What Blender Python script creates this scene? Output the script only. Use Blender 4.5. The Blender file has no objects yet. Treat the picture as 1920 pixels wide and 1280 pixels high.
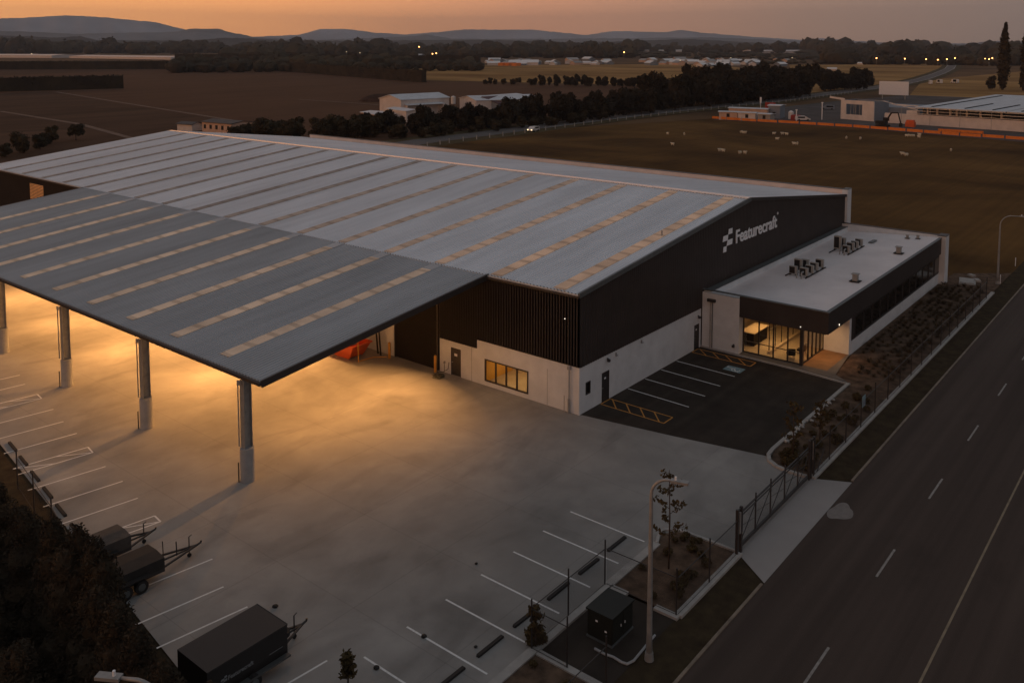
import bpy, bmesh, math, random
import numpy as np
from mathutils import Vector, Matrix
random.seed(7); rng = np.random.default_rng(7)
S = bpy.context.scene
COL = S.collection
PI = math.pi
# ------------------------------------------------------------------ camera
CP = Vector((-49.323, -34.139, 25.733)); FPX = 1666.27; PVY = 221.87     # rising-front (shift) camera: verticals stay vertical
pit, rol, yaw = math.radians(4.844), math.radians(0.026), math.radians(39.051)
FW = Vector((math.cos(pit)*math.cos(yaw), math.cos(pit)*math.sin(yaw), -math.sin(pit)))
r0 = Vector((math.sin(yaw), -math.cos(yaw), 0)); u0 = r0.cross(FW)
RR = r0*math.cos(rol)+u0*math.sin(rol); UU = u0*math.cos(rol)-r0*math.sin(rol)
cam = bpy.data.objects.new('camera', bpy.data.cameras.new('camera')); COL.objects.link(cam)
cam.matrix_world = Matrix(((RR.x, UU.x, -FW.x, CP.x), (RR.y, UU.y, -FW.y, CP.y), (RR.z, UU.z, -FW.z, CP.z), (0, 0, 0, 1)))
cam.data.sensor_width = 36; cam.data.lens = 36*FPX/1920; cam.data.shift_y = -(640-PVY)/1920
cam.data.clip_start = 0.5; cam.data.clip_end = 60000
S.camera = cam
def G(u, v, z=0.0):                       # a point of the survey: where the sight line meets height z
    d = FW+RR*((u-960)/FPX)-UU*((v-PVY)/FPX)
    return CP+d*((z-CP.z)/d.z)
# ------------------------------------------------------------------ dusk sky
W = bpy.data.worlds.new('World'); S.world = W; W.use_nodes = True
nt = W.node_tree; nt.nodes.clear(); N = nt.nodes.new; L = nt.links.new
def ramp(nd, pts):
    cr = nd.color_ramp
    while len(cr.elements) > 1: cr.elements.remove(cr.elements[-1])
    cr.elements[0].position = pts[0][0]; cr.elements[0].color = (*pts[0][1], 1)
    for p, c in pts[1:]:
        e = cr.elements.new(p); e.color = (*c, 1)
tc = N('ShaderNodeTexCoord'); sp = N('ShaderNodeSeparateXYZ'); L(tc.outputs['Generated'], sp.inputs[0])
GLOW = math.radians(128)
mx = N('ShaderNodeVectorMath'); mx.operation = 'MULTIPLY'; mx.inputs[1].default_value = (1, 1, 0); L(tc.outputs['Generated'], mx.inputs[0])
nm = N('ShaderNodeVectorMath'); nm.operation = 'NORMALIZE'; L(mx.outputs[0], nm.inputs[0])
dt = N('ShaderNodeVectorMath'); dt.operation = 'DOT_PRODUCT'; dt.inputs[1].default_value = (math.cos(GLOW), math.sin(GLOW), 0); L(nm.outputs[0], dt.inputs[0])
mr = N('ShaderNodeMapRange'); mr.inputs[1].default_value = -1; mr.inputs[2].default_value = 1; L(dt.outputs['Value'], mr.inputs[0])
hz = N('ShaderNodeValToRGB'); L(mr.outputs[0], hz.inputs[0])
# 0.23 = right edge of the view, 0.50 = middle, 0.76 = left edge
ramp(hz, [(0, (.16, .15, .16)), (.23, (.33, .245, .205)), (.36, (.56, .32, .215)), (.50, (1.06, .46, .23)), (.64, (1.75, .70, .22)), (.78, (1.95, .80, .22)), (1, (1.9, .80, .24))])
zn = N('ShaderNodeValToRGB'); L(sp.outputs['Z'], zn.inputs[0])
ramp(zn, [(0, (0, 0, 0)), (.06, (.12, .12, .12)), (.16, (.6, .6, .6)), (.4, (1, 1, 1))])
mixz = N('ShaderNodeMix'); mixz.data_type = 'RGBA'; L(zn.outputs[0], mixz.inputs['Factor']); L(hz.outputs[0], mixz.inputs['A'])
mixz.inputs['B'].default_value = (.168, .180, .200, 1)
# low dim band right at the horizon
lo = N('ShaderNodeMapRange'); lo.inputs[1].default_value = 0; lo.inputs[2].default_value = .045; lo.inputs[3].default_value = .84; lo.inputs[4].default_value = 1; L(sp.outputs['Z'], lo.inputs[0])
ml = N('ShaderNodeVectorMath'); ml.operation = 'SCALE'; L(mixz.outputs['Result'], ml.inputs[0]); L(lo.outputs[0], ml.inputs['Scale'])
gd = N('ShaderNodeMapRange'); gd.inputs[1].default_value = -.02; gd.inputs[2].default_value = 0; L(sp.outputs['Z'], gd.inputs[0])
mg = N('ShaderNodeMix'); mg.data_type = 'RGBA'; L(gd.outputs[0], mg.inputs['Factor']); mg.inputs['A'].default_value = (.03, .022, .018, 1); L(ml.outputs[0], mg.inputs['B'])
bg = N('ShaderNodeBackground'); bg.inputs['Strength'].default_value = 1.0; L(mg.outputs['Result'], bg.inputs['Color'])
ow = N('ShaderNodeOutputWorld'); L(bg.outputs[0], ow.inputs['Surface'])
# the afterglow of the sun just under the horizon: one very weak, very soft lamp
sl = bpy.data.lights.new('sun', 'SUN'); so = bpy.data.objects.new('sun', sl); COL.objects.link(so)
sl.energy = .12; sl.angle = math.radians(35); sl.color = (1, .5, .28)
so.rotation_euler = Vector((-math.cos(math.radians(150)), -math.sin(math.radians(150)), -.16)).to_track_quat('-Z', 'Y').to_euler()
S.view_settings.view_transform = 'Standard'; S.view_settings.look = 'None'; S.view_settings.gamma = 1; S.view_settings.exposure = 0
try: S.cycles.max_bounces = 6; S.cycles.transparent_max_bounces = 12; S.cycles.volume_bounces = 0; S.cycles.use_denoising = True; S.cycles.sample_clamp_indirect = 3
except Exception: pass
# ------------------------------------------------------------------ materials
def mat(name, rgb, rough=.8, metal=0., var=.15, scale=1., rgb2=None, bump=0., bscale=20., emit=0., ecol=None, spec=.5, dist=0., stretch=None, cut=None):
    m = bpy.data.materials.new(name); m.use_nodes = True
    t = m.node_tree; b = t.nodes['Principled BSDF']; n = t.nodes.new; l = t.links.new
    b.inputs['Roughness'].default_value = rough; b.inputs['Metallic'].default_value = metal
    b.inputs['Specular IOR Level'].default_value = spec if rough < 1 else .08
    g = n('ShaderNodeNewGeometry'); src = g.outputs['Position']
    if stretch:
        v = n('ShaderNodeVectorMath'); v.operation = 'MULTIPLY'; v.inputs[1].default_value = stretch; l(src, v.inputs[0]); src = v.outputs[0]
    no = n('ShaderNodeTexNoise'); no.inputs['Scale'].default_value = scale; no.inputs['Detail'].default_value = 6; no.inputs['Roughness'].default_value = .6
    no.inputs['Distortion'].default_value = dist; l(src, no.inputs['Vector'])
    cr = n('ShaderNodeValToRGB'); l(no.outputs['Fac'], cr.inputs[0])
    a = tuple(max(0, c*(1-var)) for c in rgb); c2 = rgb2 if rgb2 else tuple(min(1, c*(1+var)) for c in rgb)
    lo_, hi_ = cut if cut else (.32, .68)
    ramp(cr, [(lo_, a), (hi_, c2)]); l(cr.outputs[0], b.inputs['Base Color'])
    if bump:
        nb = n('ShaderNodeTexNoise'); nb.inputs['Scale'].default_value = bscale; nb.inputs['Detail'].default_value = 4; l(g.outputs['Position'], nb.inputs['Vector'])
        bp = n('ShaderNodeBump'); bp.inputs['Strength'].default_value = bump; bp.inputs['Distance'].default_value = .05; l(nb.outputs['Fac'], bp.inputs['Height']); l(bp.outputs[0], b.inputs['Normal'])
    if emit:
        b.inputs['Emission Color'].default_value = (*(ecol or rgb), 1); b.inputs['Emission Strength'].default_value = emit
    return m
M = {}
def concrete():
    m = mat('yard_concrete', (.285, .27, .25), .85, 0, .16, .09, rgb2=(.39, .37, .345), bump=.12, bscale=3, dist=.9, cut=(.3, .68)); t = m.node_tree; n = t.nodes.new; l = t.links.new; b = t.nodes['Principled BSDF']
    src = b.inputs['Base Color'].links[0].from_socket; g = n('ShaderNodeNewGeometry')
    def mul(src, fac_socket, lo, hi, a, c):
        r = n('ShaderNodeMapRange'); r.inputs[1].default_value = lo; r.inputs[2].default_value = hi; r.inputs[3].default_value = a; r.inputs[4].default_value = c; l(fac_socket, r.inputs[0])
        v = n('ShaderNodeVectorMath'); v.operation = 'SCALE'; l(src, v.inputs[0]); l(r.outputs[0], v.inputs['Scale']); return v.outputs[0]
    def noise(sc, det, dist, stretch=(1, 1, 1)):
        v = n('ShaderNodeVectorMath'); v.operation = 'MULTIPLY'; v.inputs[1].default_value = stretch; l(g.outputs['Position'], v.inputs[0])
        q = n('ShaderNodeTexNoise'); q.inputs['Scale'].default_value = sc; q.inputs['Detail'].default_value = det; q.inputs['Distortion'].default_value = dist; l(v.outputs[0], q.inputs['Vector']); return q.outputs['Fac']
    src = mul(src, noise(.55, 8, .3), .35, .7, .91, 1.05)          # mottling
    src = mul(src, noise(.22, 5, 1.2, (.5, 1.2, 1)), 0.52, .70, 1.02, .80)  # damp stains
    src = mul(src, noise(3.5, 3, 0), .62, .8, 1, .86)              # small spots
    s = n('ShaderNodeSeparateXYZ'); l(g.outputs['Position'], s.inputs[0])
    for k, per, off in ((0, 5.75, .9), (1, 5.76, 4.2)):            # saw-cut joints
        a = n('ShaderNodeMath'); a.operation = 'ADD'; a.inputs[1].default_value = 1000*per+off; l(s.outputs[k], a.inputs[0])
        d = n('ShaderNodeMath'); d.operation = 'MODULO'; d.inputs[1].default_value = per; l(a.outputs[0], d.inputs[0])
        src = mul(src, d.outputs[0], .035, .045, .82, 1)
    l(src, b.inputs['Base Color']); return m
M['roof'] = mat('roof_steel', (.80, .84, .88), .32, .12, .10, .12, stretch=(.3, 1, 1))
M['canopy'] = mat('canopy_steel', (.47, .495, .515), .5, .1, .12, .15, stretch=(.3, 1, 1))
M['white'] = mat('precast', (.74, .75, .75), .85, 0, .08, .8, bump=.1)
M['black'] = mat('black_cladding', (.050, .040, .036), .55, 0, .15, .5, spec=.3)
M['blacksm'] = mat('black_steel', (.040, .034, .032), .45, 0, .1, 2)
M['flash'] = mat('grey_flashing', (.13, .14, .14), .5, .2, .2, 2)
M['ridge'] = mat('ridge_cap', (.95, .94, .93), .22, .55, .1, 2)
M['conc'] = concrete()
M['conc2'] = mat('kerb_concrete', (.42, .395, .365), .9, 0, .15, 1.5, bump=.2)
M['post'] = mat('post_concrete', (.38, .38, .38), .85, 0, .1, 2)
M['steel'] = mat('galvanised', (.36, .36, .35), .5, .4, .15, 3)
M['asph'] = mat('car_park_asphalt', (.050, .039, .031), .9, 0, .2, .6, bump=.3, bscale=25, spec=.15)
M['road'] = mat('road_asphalt', (.090, .066, .054), .9, 0, .12, .12, bump=.3, bscale=20, dist=.6, spec=.15, stretch=(.3, 1, 1))
M['line'] = mat('white_paint', (.72, .71, .69), .8, 0, .18, 6, cut=(.2, .5))
M['yline'] = mat('yellow_paint', (.60, .27, .05), .8, 0, .2, 6)
M['bline'] = mat('blue_paint', (.22, .34, .38), .8, 0, .2, 6)
M['verge'] = mat('verge_grass', (.058, .040, .026), 1, 0, .3, 1.2, rgb2=(.075, .055, .03), bump=.6, bscale=14)
M['mulch'] = mat('bark_mulch', (.115, .076, .053), 1, 0, .45, 1.1, rgb2=(.20, .13, .088), bump=.8, bscale=18)
M['rubber'] = mat('black_rubber', (.022, .019, .018), .8, 0, .1, 3)
M['orange'] = mat('orange_paint', (.80, .13, .03), .5, 0, .12, 2)
M['yellow'] = mat('yellow_steel', (.80, .38, .05), .5, 0, .1, 2)
M['red'] = mat('red_paint', (.35, .04, .03), .6, 0, .1, 2)
M['sign'] = mat('sign_white', (.92, .92, .92), .6, 0, .03, 2)
M['signt'] = mat('trailer_sign_white', (.30, .30, .30), .6, 0, .03, 2)
M['dust'] = mat('mesh_cover', (.09, .075, .065), .8, 0, .2, 3)
M['dust2'] = mat('trailer_cover', (.034, .028, .024), .8, 0, .2, 2)
M['blackbox'] = mat('trailer_black', (.022, .018, .017), .45, 0, .1, 1)
M['wallw'] = mat('interior_wall', (.70, .58, .42), .8, 0, .03, 1)
M['floorw'] = mat('interior_floor', (.55, .46, .34), .5, 0, .08, 1)
M['timber'] = mat('porch_paving', (.26, .14, .06), .7, 0, .2, 1)
M['desk'] = mat('desk_top', (.7, .58, .42), .4, 0, .03, 1)
M['ac'] = mat('unit_casing', (.36, .34, .31), .6, 0, .1, 3)
M['plume'] = mat('dirt_heap', (.07, .045, .035), 1, 0, .3, .4, bump=.5)
M['bark'] = mat('bark', (.09, .065, .05), 1, 0, .3, 4)
M['wool'] = mat('sheep_wool', (.75, .66, .50), 1, 0, .1, 3)
M['skin'] = mat('farm_wall', (.76, .68, .62), .8, 0, .08, .5)
M['warm'] = mat('warm_wall', (.70, .47, .34), .8, 0, .08, .5)
M['farmroof'] = mat('farm_roof', (.66, .69, .72), .5, .2, .12, .3)
M['redroof'] = mat('red_roof', (.10, .035, .035), .6, .1, .1, .5)
M['dark'] = mat('dark_opening', (.02, .016, .014), .8, 0, .1, 1)
M['tile'] = mat('house_roof_dark', (.10, .085, .08), .7, 0, .2, .5)
M['plastic'] = mat('greenhouse_film', (.75, .66, .62), .4, 0, .08, .02)
M['lampo'] = mat('street_light_glow', (1, .5, .15), .5, emit=9, ecol=(1, .42, .12))
M['lampw'] = mat('window_glow', (1, .8, .5), .5, emit=2.6, ecol=(1, .75, .45))
M['lampw2'] = mat('small_lamp_glow', (1, .9, .75), .5, emit=1.6, ecol=(1, .88, .7))
M['carw'] = mat('white_car_paint', (.75, .72, .68), .3, 0, .03, 2)
M['glassd'] = mat('dark_glass', (.012, .011, .011), .08, 0, .05, 1)
M['ofan'] = mat('orange_netting', (1, .25, .035), .7, 0, .2, 1.2)
M['blue'] = mat('grey_blue_sheet', (.22, .25, .29), .6, 0, .1, .3)
M['siteg'] = mat('site_gravel', (.13, .11, .10), 1, 0, .25, .08)
def glass(name, tint=(.9, .9, .9), fac=.10):
    m = bpy.data.materials.new(name); m.use_nodes = True; t = m.node_tree; t.nodes.clear(); n = t.nodes.new; l = t.links.new
    o = n('ShaderNodeOutputMaterial'); mx_ = n('ShaderNodeMixShader'); a = n('ShaderNodeBsdfTransparent'); a.inputs[0].default_value = (*tint, 1)
    b = n('ShaderNodeBsdfGlossy'); b.inputs['Roughness'].default_value = .03; f = n('ShaderNodeLayerWeight'); pw_ = n('ShaderNodeMath'); pw_.operation = 'POWER'; pw_.inputs[1].default_value = 4; l(f.outputs['Facing'], pw_.inputs[0]); q = n('ShaderNodeMath'); q.operation = 'MULTIPLY_ADD'; q.inputs[1].default_value = .7; q.inputs[2].default_value = .05; l(pw_.outputs[0], q.inputs[0])
    l(q.outputs[0], mx_.inputs[0]); l(a.outputs[0], mx_.inputs[1]); l(b.outputs[0], mx_.inputs[2]); l(mx_.outputs[0], o.inputs[0]); return m
M['glass'] = glass('window_glass')
def meshmat(name, rgb, cover):
    m = bpy.data.materials.new(name); m.use_nodes = True; t = m.node_tree; b = t.nodes['Principled BSDF']; n = t.nodes.new; l = t.links.new
    b.inputs['Base Color'].default_value = (*rgb, 1); b.inputs['Roughness'].default_value = .6
    g = n('ShaderNodeNewGeometry'); v = n('ShaderNodeVectorMath'); v.operation = 'SCALE'; v.inputs['Scale'].default_value = 1/.05; l(g.outputs['Position'], v.inputs[0])
    f = n('ShaderNodeVectorMath'); f.operation = 'FRACTION'; l(v.outputs[0], f.inputs[0]); s = n('ShaderNodeSeparateXYZ'); l(f.outputs[0], s.inputs[0])
    ad = n('ShaderNodeMath'); ad.operation = 'ADD'; l(s.outputs[0], ad.inputs[0]); l(s.outputs[1], ad.inputs[1])
    fr = n('ShaderNodeMath'); fr.operation = 'FRACT'; l(ad.outputs[0], fr.inputs[0])
    a = n('ShaderNodeMath'); a.operation = 'LESS_THAN'; a.inputs[1].default_value = cover; l(fr.outputs[0], a.inputs[0])
    c = n('ShaderNodeMath'); c.operation = 'LESS_THAN'; c.inputs[1].default_value = cover; l(s.outputs[2], c.inputs[0])
    d = n('ShaderNodeMath'); d.operation = 'MAXIMUM'; l(a.outputs[0], d.inputs[0]); l(c.outputs[0], d.inputs[1]); l(d.outputs[0], b.inputs['Alpha']); return m
M['mesh'] = meshmat('wire_mesh', (.03, .026, .024), .10)
def skymat(name, rgb, em):                # fibreglass roof light: tan sheet crossed by its purlins, light from below painted as emission
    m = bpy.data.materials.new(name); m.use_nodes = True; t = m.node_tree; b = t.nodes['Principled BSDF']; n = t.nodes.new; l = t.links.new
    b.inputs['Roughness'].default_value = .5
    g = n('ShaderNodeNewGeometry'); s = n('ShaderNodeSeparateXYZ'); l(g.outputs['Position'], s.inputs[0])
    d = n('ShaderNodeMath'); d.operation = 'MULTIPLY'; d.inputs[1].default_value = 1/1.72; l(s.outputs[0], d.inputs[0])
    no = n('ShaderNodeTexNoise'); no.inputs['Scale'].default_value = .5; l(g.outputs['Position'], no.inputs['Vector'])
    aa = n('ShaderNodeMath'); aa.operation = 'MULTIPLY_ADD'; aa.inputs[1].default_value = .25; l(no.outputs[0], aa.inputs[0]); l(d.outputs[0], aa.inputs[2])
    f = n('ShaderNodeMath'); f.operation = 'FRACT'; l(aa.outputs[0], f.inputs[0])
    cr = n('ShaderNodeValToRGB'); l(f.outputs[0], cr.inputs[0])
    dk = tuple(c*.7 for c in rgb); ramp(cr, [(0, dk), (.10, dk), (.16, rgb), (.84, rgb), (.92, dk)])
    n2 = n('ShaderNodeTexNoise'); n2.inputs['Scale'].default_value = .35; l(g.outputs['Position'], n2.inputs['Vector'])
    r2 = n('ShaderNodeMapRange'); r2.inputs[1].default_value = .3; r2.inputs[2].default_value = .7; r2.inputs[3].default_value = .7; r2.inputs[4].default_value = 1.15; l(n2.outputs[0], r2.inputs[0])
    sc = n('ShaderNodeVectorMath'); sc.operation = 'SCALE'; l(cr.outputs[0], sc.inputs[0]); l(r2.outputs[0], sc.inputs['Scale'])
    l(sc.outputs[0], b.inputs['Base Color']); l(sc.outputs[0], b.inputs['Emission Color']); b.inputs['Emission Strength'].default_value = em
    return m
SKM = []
for q_, e_ in enumerate((.34, .30, .24, .19, .14, .10, .06, .03, 0)):  # painted glow and tan fade strip by strip, imitating the duller far view
    M['skyl%d' % q_] = skymat('roof_light_graded_glow', (.42-.008*q_, .27+.006*q_, .18+.013*q_), e_*1.0); SKM.append('skyl%d' % q_)
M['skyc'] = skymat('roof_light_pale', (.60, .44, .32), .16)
def leafmat(name, a, b2, sc=.5):
    return mat(name, a, .9, 0, 0, sc, rgb2=b2, spec=.15)
M['leaf'] = leafmat('leaf_dark', (.040, .032, .020), (.085, .062, .032), .35)
M['leaf2'] = leafmat('leaf_young', (.060, .042, .022), (.12, .085, .035), 2.5)
M['hedge'] = leafmat('leaf_hedge', (.036, .029, .021), (.068, .050, .031), .45)
M['belt'] = leafmat('leaf_belt', (.030, .024, .017), (.06, .046, .028), .1)
M['wood'] = leafmat('leaf_far', (.030, .025, .018), (.085, .064, .036), .008)
M['tuss'] = leafmat('tussock', (.055, .040, .026), (.13, .09, .052), .6)
# ------------------------------------------------------------------ mesh helpers
def obj(name, me, m=None, parent=None, loc=None, rz=None):
    if m is not None and len(me.materials) == 0: me.materials.append(M[m] if isinstance(m, str) else m)
    o = bpy.data.objects.new(name, me); COL.objects.link(o)
    if parent is not None: o.parent = parent
    if loc is not None: o.location = loc
    if rz is not None: o.rotation_euler[2] = rz
    return o
def tag(o, label=None, cat=None, group=None, kind=None):
    if label: o['label'] = label
    if cat: o['category'] = cat
    if group: o['group'] = group
    if kind: o['kind'] = kind
    return o
def empty(name, loc, label, cat, rz=0, group=None):
    o = bpy.data.objects.new(name, None); COL.objects.link(o); o.location = loc; o.rotation_euler[2] = rz; o.empty_display_size = .3
    return tag(o, label, cat, group)
def copy_tree2(o, parent):
    c = o.copy(); COL.objects.link(c); c.parent = parent
    for ch in o.children: copy_tree2(ch, c)
def dup(o, loc=None, rz=None, label=None, scale=None):
    c = o.copy(); COL.objects.link(c)
    for ch in list(o.children): copy_tree2(ch, c)
    if loc is not None: c.location = loc
    if rz is not None: c.rotation_euler[2] = rz
    if label: c['label'] = label
    if scale is not None: c.scale = scale if hasattr(scale, '__len__') else (scale,)*3
    return c
class MB:
    def __init__(s): s.v = []; s.f = []
    def box(s, x0, x1, y0, y1, z0, z1, mtx=None):
        n = len(s.v); p = [(x, y, z) for x in (x0, x1) for y in (y0, y1) for z in (z0, z1)]
        if mtx is not None: p = [tuple(mtx@Vector(q)) for q in p]
        s.v += p; s.f += [tuple(n+i for i in q) for q in ((0, 1, 3, 2), (4, 6, 7, 5), (0, 4, 5, 1), (2, 3, 7, 6), (0, 2, 6, 4), (1, 5, 7, 3))]; return s
    def bar(s, a, b, w, h=None):
        a = Vector(a); b = Vector(b); d = b-a; h = h or w
        q = d.to_track_quat('X', 'Z').to_matrix().to_4x4(); q.translation = a
        return s.box(0, d.length, -w/2, w/2, -h/2, h/2, q)
    def prism(s, poly, z0, z1):
        n = len(s.v); k = len(poly)
        s.v += [(x, y, z0) for x, y in poly]+[(x, y, z1) for x, y in poly]
        s.f.append(tuple(range(n+k-1, n-1, -1))); s.f.append(tuple(range(n+k, n+2*k)))
        for i in range(k): s.f.append((n+i, n+(i+1) % k, n+k+(i+1) % k, n+k+i))
        return s
    def sheet(s, poly, z):
        n = len(s.v); s.v += [(p[0], p[1], z) for p in poly]
        a = sum(poly[i][0]*poly[(i+1) % len(poly)][1]-poly[(i+1) % len(poly)][0]*poly[i][1] for i in range(len(poly)))
        f = tuple(range(n, n+len(poly))); s.f.append(f if a > 0 else f[::-1]); return s
    def strip(s, a, b, w, z):
        a = Vector((a[0], a[1])); b = Vector((b[0], b[1])); d = (b-a).normalized(); p = Vector((-d.y, d.x))*(w/2)
        return s.sheet([a+p, a-p, b-p, b+p], z)
    def tube(s, pts, r, n=8, cap=True):
        pts = [Vector(p) for p in pts]; k0 = len(s.v); rs = r if hasattr(r, '__len__') else [r]*len(pts)
        for i, p in enumerate(pts):
            d = (pts[min(i+1, len(pts)-1)]-pts[max(i-1, 0)]).normalized()
            a = d.orthogonal() if i == 0 else (a-d*a.dot(d))
            a = a.normalized(); b = d.cross(a)
            s.v += [tuple(p+(a*math.cos(2*PI*j/n)+b*math.sin(2*PI*j/n))*rs[i]) for j in range(n)]
        for i in range(len(pts)-1):
            for j in range(n):
                s.f.append((k0+i*n+j, k0+i*n+(j+1) % n, k0+(i+1)*n+(j+1) % n, k0+(i+1)*n+j))
        if cap:
            s.f.append(tuple(k0+j for j in range(n))[::-1]); s.f.append(tuple(k0+(len(pts)-1)*n+j for j in range(n)))
        return s
    def me(s, name, smooth=False):
        m = bpy.data.meshes.new(name); m.from_pydata(s.v, [], s.f); m.update()
        if smooth:
            for p in m.polygons: p.use_smooth = True
        return m
    def ob(s, name, m, parent=None, loc=None, smooth=False, rz=None): return obj(name, s.me(name, smooth), m, parent, loc, rz)
def struct(name, mb, m): return tag(mb.ob(name, m), kind='structure')
def box(name, m, parent, *b): return MB().box(*b).ob(name, m, parent)
def ribsheet(axis, a0, a1, ext0, ext1, fn, pitch=.25, h=.035):
    """ribs spaced along a0..a1, running ext0..ext1; fn(a, e, h)->xyz"""
    mb = MB(); n = max(1, int(round((a1-a0)/pitch))); p = (a1-a0)/n
    prof = []
    for i in range(n):
        for t, hh in ((0, 0), (.55, 0), (.65, h), (.9, h)): prof.append((a0+(i+t)*p, hh))
    prof.append((a1, 0))
    for a, hh in prof: mb.v.append(fn(a, ext0, hh)); mb.v.append(fn(a, ext1, hh))
    for i in range(len(prof)-1): mb.f.append((2*i, 2*i+1, 2*i+3, 2*i+2))
    return mb
def wall_holes(name, m, parent, fixed, u0, u1, z0, z1, holes, th, axis):
    """a wall slab in plane axis='x' (x=fixed, runs in y) or 'y' with rectangular holes (ua,ub,za,zb); thickness th away (+)"""
    holes = [h for h in holes if h[0] < u1-.01 and h[1] > u0+.01]; us = sorted({u0, u1, *[h[0] for h in holes], *[h[1] for h in holes]}); zs = sorted({z0, z1, *[h[2] for h in holes], *[h[3] for h in holes]})
    mb = MB()
    for i in range(len(us)-1):
        run = None
        for j in range(len(zs)-1):
            cu = (us[i]+us[i+1])/2; cz = (zs[j]+zs[j+1])/2
            if any(h[0] < cu < h[1] and h[2] < cz < h[3] for h in holes) or not (z0 < cz < z1): continue
            if axis == 'x': mb.box(fixed, fixed+th, us[i], us[i+1], zs[j], zs[j+1])
            else: mb.box(us[i], us[i+1], fixed, fixed+th, zs[j], zs[j+1])
    return mb.ob(name, m, parent)
def text_mesh(s, width, height, ext=.03):
    cu = bpy.data.curves.new('lettering', 'FONT'); cu.body = s; cu.size = 1; cu.extrude = ext; cu.offset = .018; cu.resolution_u = 4
    o = bpy.data.objects.new('tmp', cu); COL.objects.link(o); bpy.context.view_layer.update()
    me = bpy.data.meshes.new_from_object(o.evaluated_get(bpy.context.evaluated_depsgraph_get())); bpy.data.objects.remove(o)
    xs = [v.co.x for v in me.vertices]; ys = [v.co.y for v in me.vertices if True]; x0, x1, y1 = min(xs), max(xs), max(ys)
    for v in me.vertices:
        v.co.x = (v.co.x-x0)*width/(x1-x0); v.co.y = v.co.y*height/y1
        v.co = Vector((v.co.x, -v.co.z, v.co.y))      # stands up, faces -Y
    me.materials.clear(); return me
LOGO = [[(21.84, 9.61), (22.56, 9.61), (22.56, 9.14), (21.74, 9.14)], [(20.78, 9.14), (21.74, 9.14), (21.64, 8.65), (20.68, 8.65)],
        [(21.64, 8.65), (22.63, 8.65), (22.56, 8.17), (21.46, 8.17)], [(20.86, 8.17), (21.46, 8.17), (21.40, 7.68), (20.78, 7.68)]]
def logo_mesh(x, z, k):
    mb = MB()
    for P in LOGO:
        n = len(mb.v); q = [((a-20.68)*k+x, (b-7.68)*k+z) for a, b in P]
        mb.v += [(a, 0, b) for a, b in q]+[(a, -.03, b) for a, b in q]
        mb.f += [(n, n+1, n+2, n+3), (n+7, n+6, n+5, n+4)]+[(n+i, n+4+i, n+4+(i+1) % 4, n+(i+1) % 4) for i in range(4)]
    return mb.me('emblem')
# ------------------------------------------------------------------ ground
b = MB(); b.sheet([(-1900, -1900), (12400, -3400), (12400, 12400), (-1900, 12400)], -.30)
M['ground'] = mat('dry_pasture', (.13, .075, .04), 1, 0, .35, .012, rgb2=(.22, .125, .06), bump=.2, bscale=1, dist=1)
struct('ground', b, 'ground')
def pxpoly(pts, z=0): return [(G(u, v, z).x, G(u, v, z).y) for u, v in pts]
M['plough'] = mat('ploughed_soil', (.130, .066, .038), 1, 0, .16, .05, bump=.4, bscale=1.5, stretch=(.25, 1, 1), dist=.5)
M['plough2'] = mat('ploughed_soil_dark', (.100, .055, .034), 1, 0, .28, .05, bump=.4, bscale=1.5, stretch=(.3, 1, 1), dist=1)
M['gold'] = mat('dry_grass', (.32, .165, .055), 1, 0, .35, .02, rgb2=(.56, .32, .12), bump=.3, bscale=1, stretch=(1, .3, 1))
M['paddock'] = mat('paddock_grass', (.085, .042, .014), 1, 0, .3, .035, rgb2=(.19, .098, .030), bump=.5, bscale=2, stretch=(1, .7, 1), dist=.5)
M['track'] = mat('farm_track', (.24, .165, .125), 1, 0, .2, .3)
b = MB(); b.sheet(pxpoly([(-700, 200), (-500, 165), (300, 129), (560, 128), (820, 152), (1230, 162), (1228, 205), (1000, 246), (760, 262), (560, 300), (-900, 520)]), -.25); struct('ploughed_field', b, 'plough')
b = MB(); b.sheet(pxpoly([(-700, 215), (60, 172), (110, 174), (230, 195), (450, 229), (520, 262), (470, 300), (-900, 500)]), -.20); struct('dark_field', b, 'plough2')
b = MB(); b.sheet(pxpoly([(-300, 135), (180, 118), (320, 117), (310, 130), (-300, 152)]), -.2); struct('far_field', b, 'plough2')
b = MB(); b.sheet(pxpoly([(560, 124), (1340, 120), (1400, 129), (1240, 160), (800, 150)]), -.2); struct('dry_grass_field', b, 'gold')
b = MB(); b.sheet(pxpoly([(1480, 122), (1800, 119), (1760, 140), (1690, 162), (1490, 178)]), -.2); struct('golden_field', b, 'gold')
b = MB(); b.sheet(pxpoly([(1730, 150), (1960, 130), (2100, 180), (1700, 184)]), -.2); struct('stubble_field', b, 'gold')
b = MB(); b.sheet(pxpoly([(770, 272), (1000, 243), (1345, 221), (1600, 235), (1930, 262), (2500, 330), (2500, 520)])+[(55, -16.5), (55, 1), (54, 96), (60, 160)], -.16); struct('paddock', b, 'paddock')
b = MB()
for q in ([(105, 172), (235, 193), (455, 228)], [(60, 172), (105, 171), (235, 166)], [(0, 208), (150, 232), (260, 262)], [(560, 186), (710, 196)]):
    P = [G(*x) for x in q]
    for i in range(len(P)-1): b.strip(P[i], P[i+1], 2.0, -.12)
struct('farm_track', b, 'track')
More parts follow.
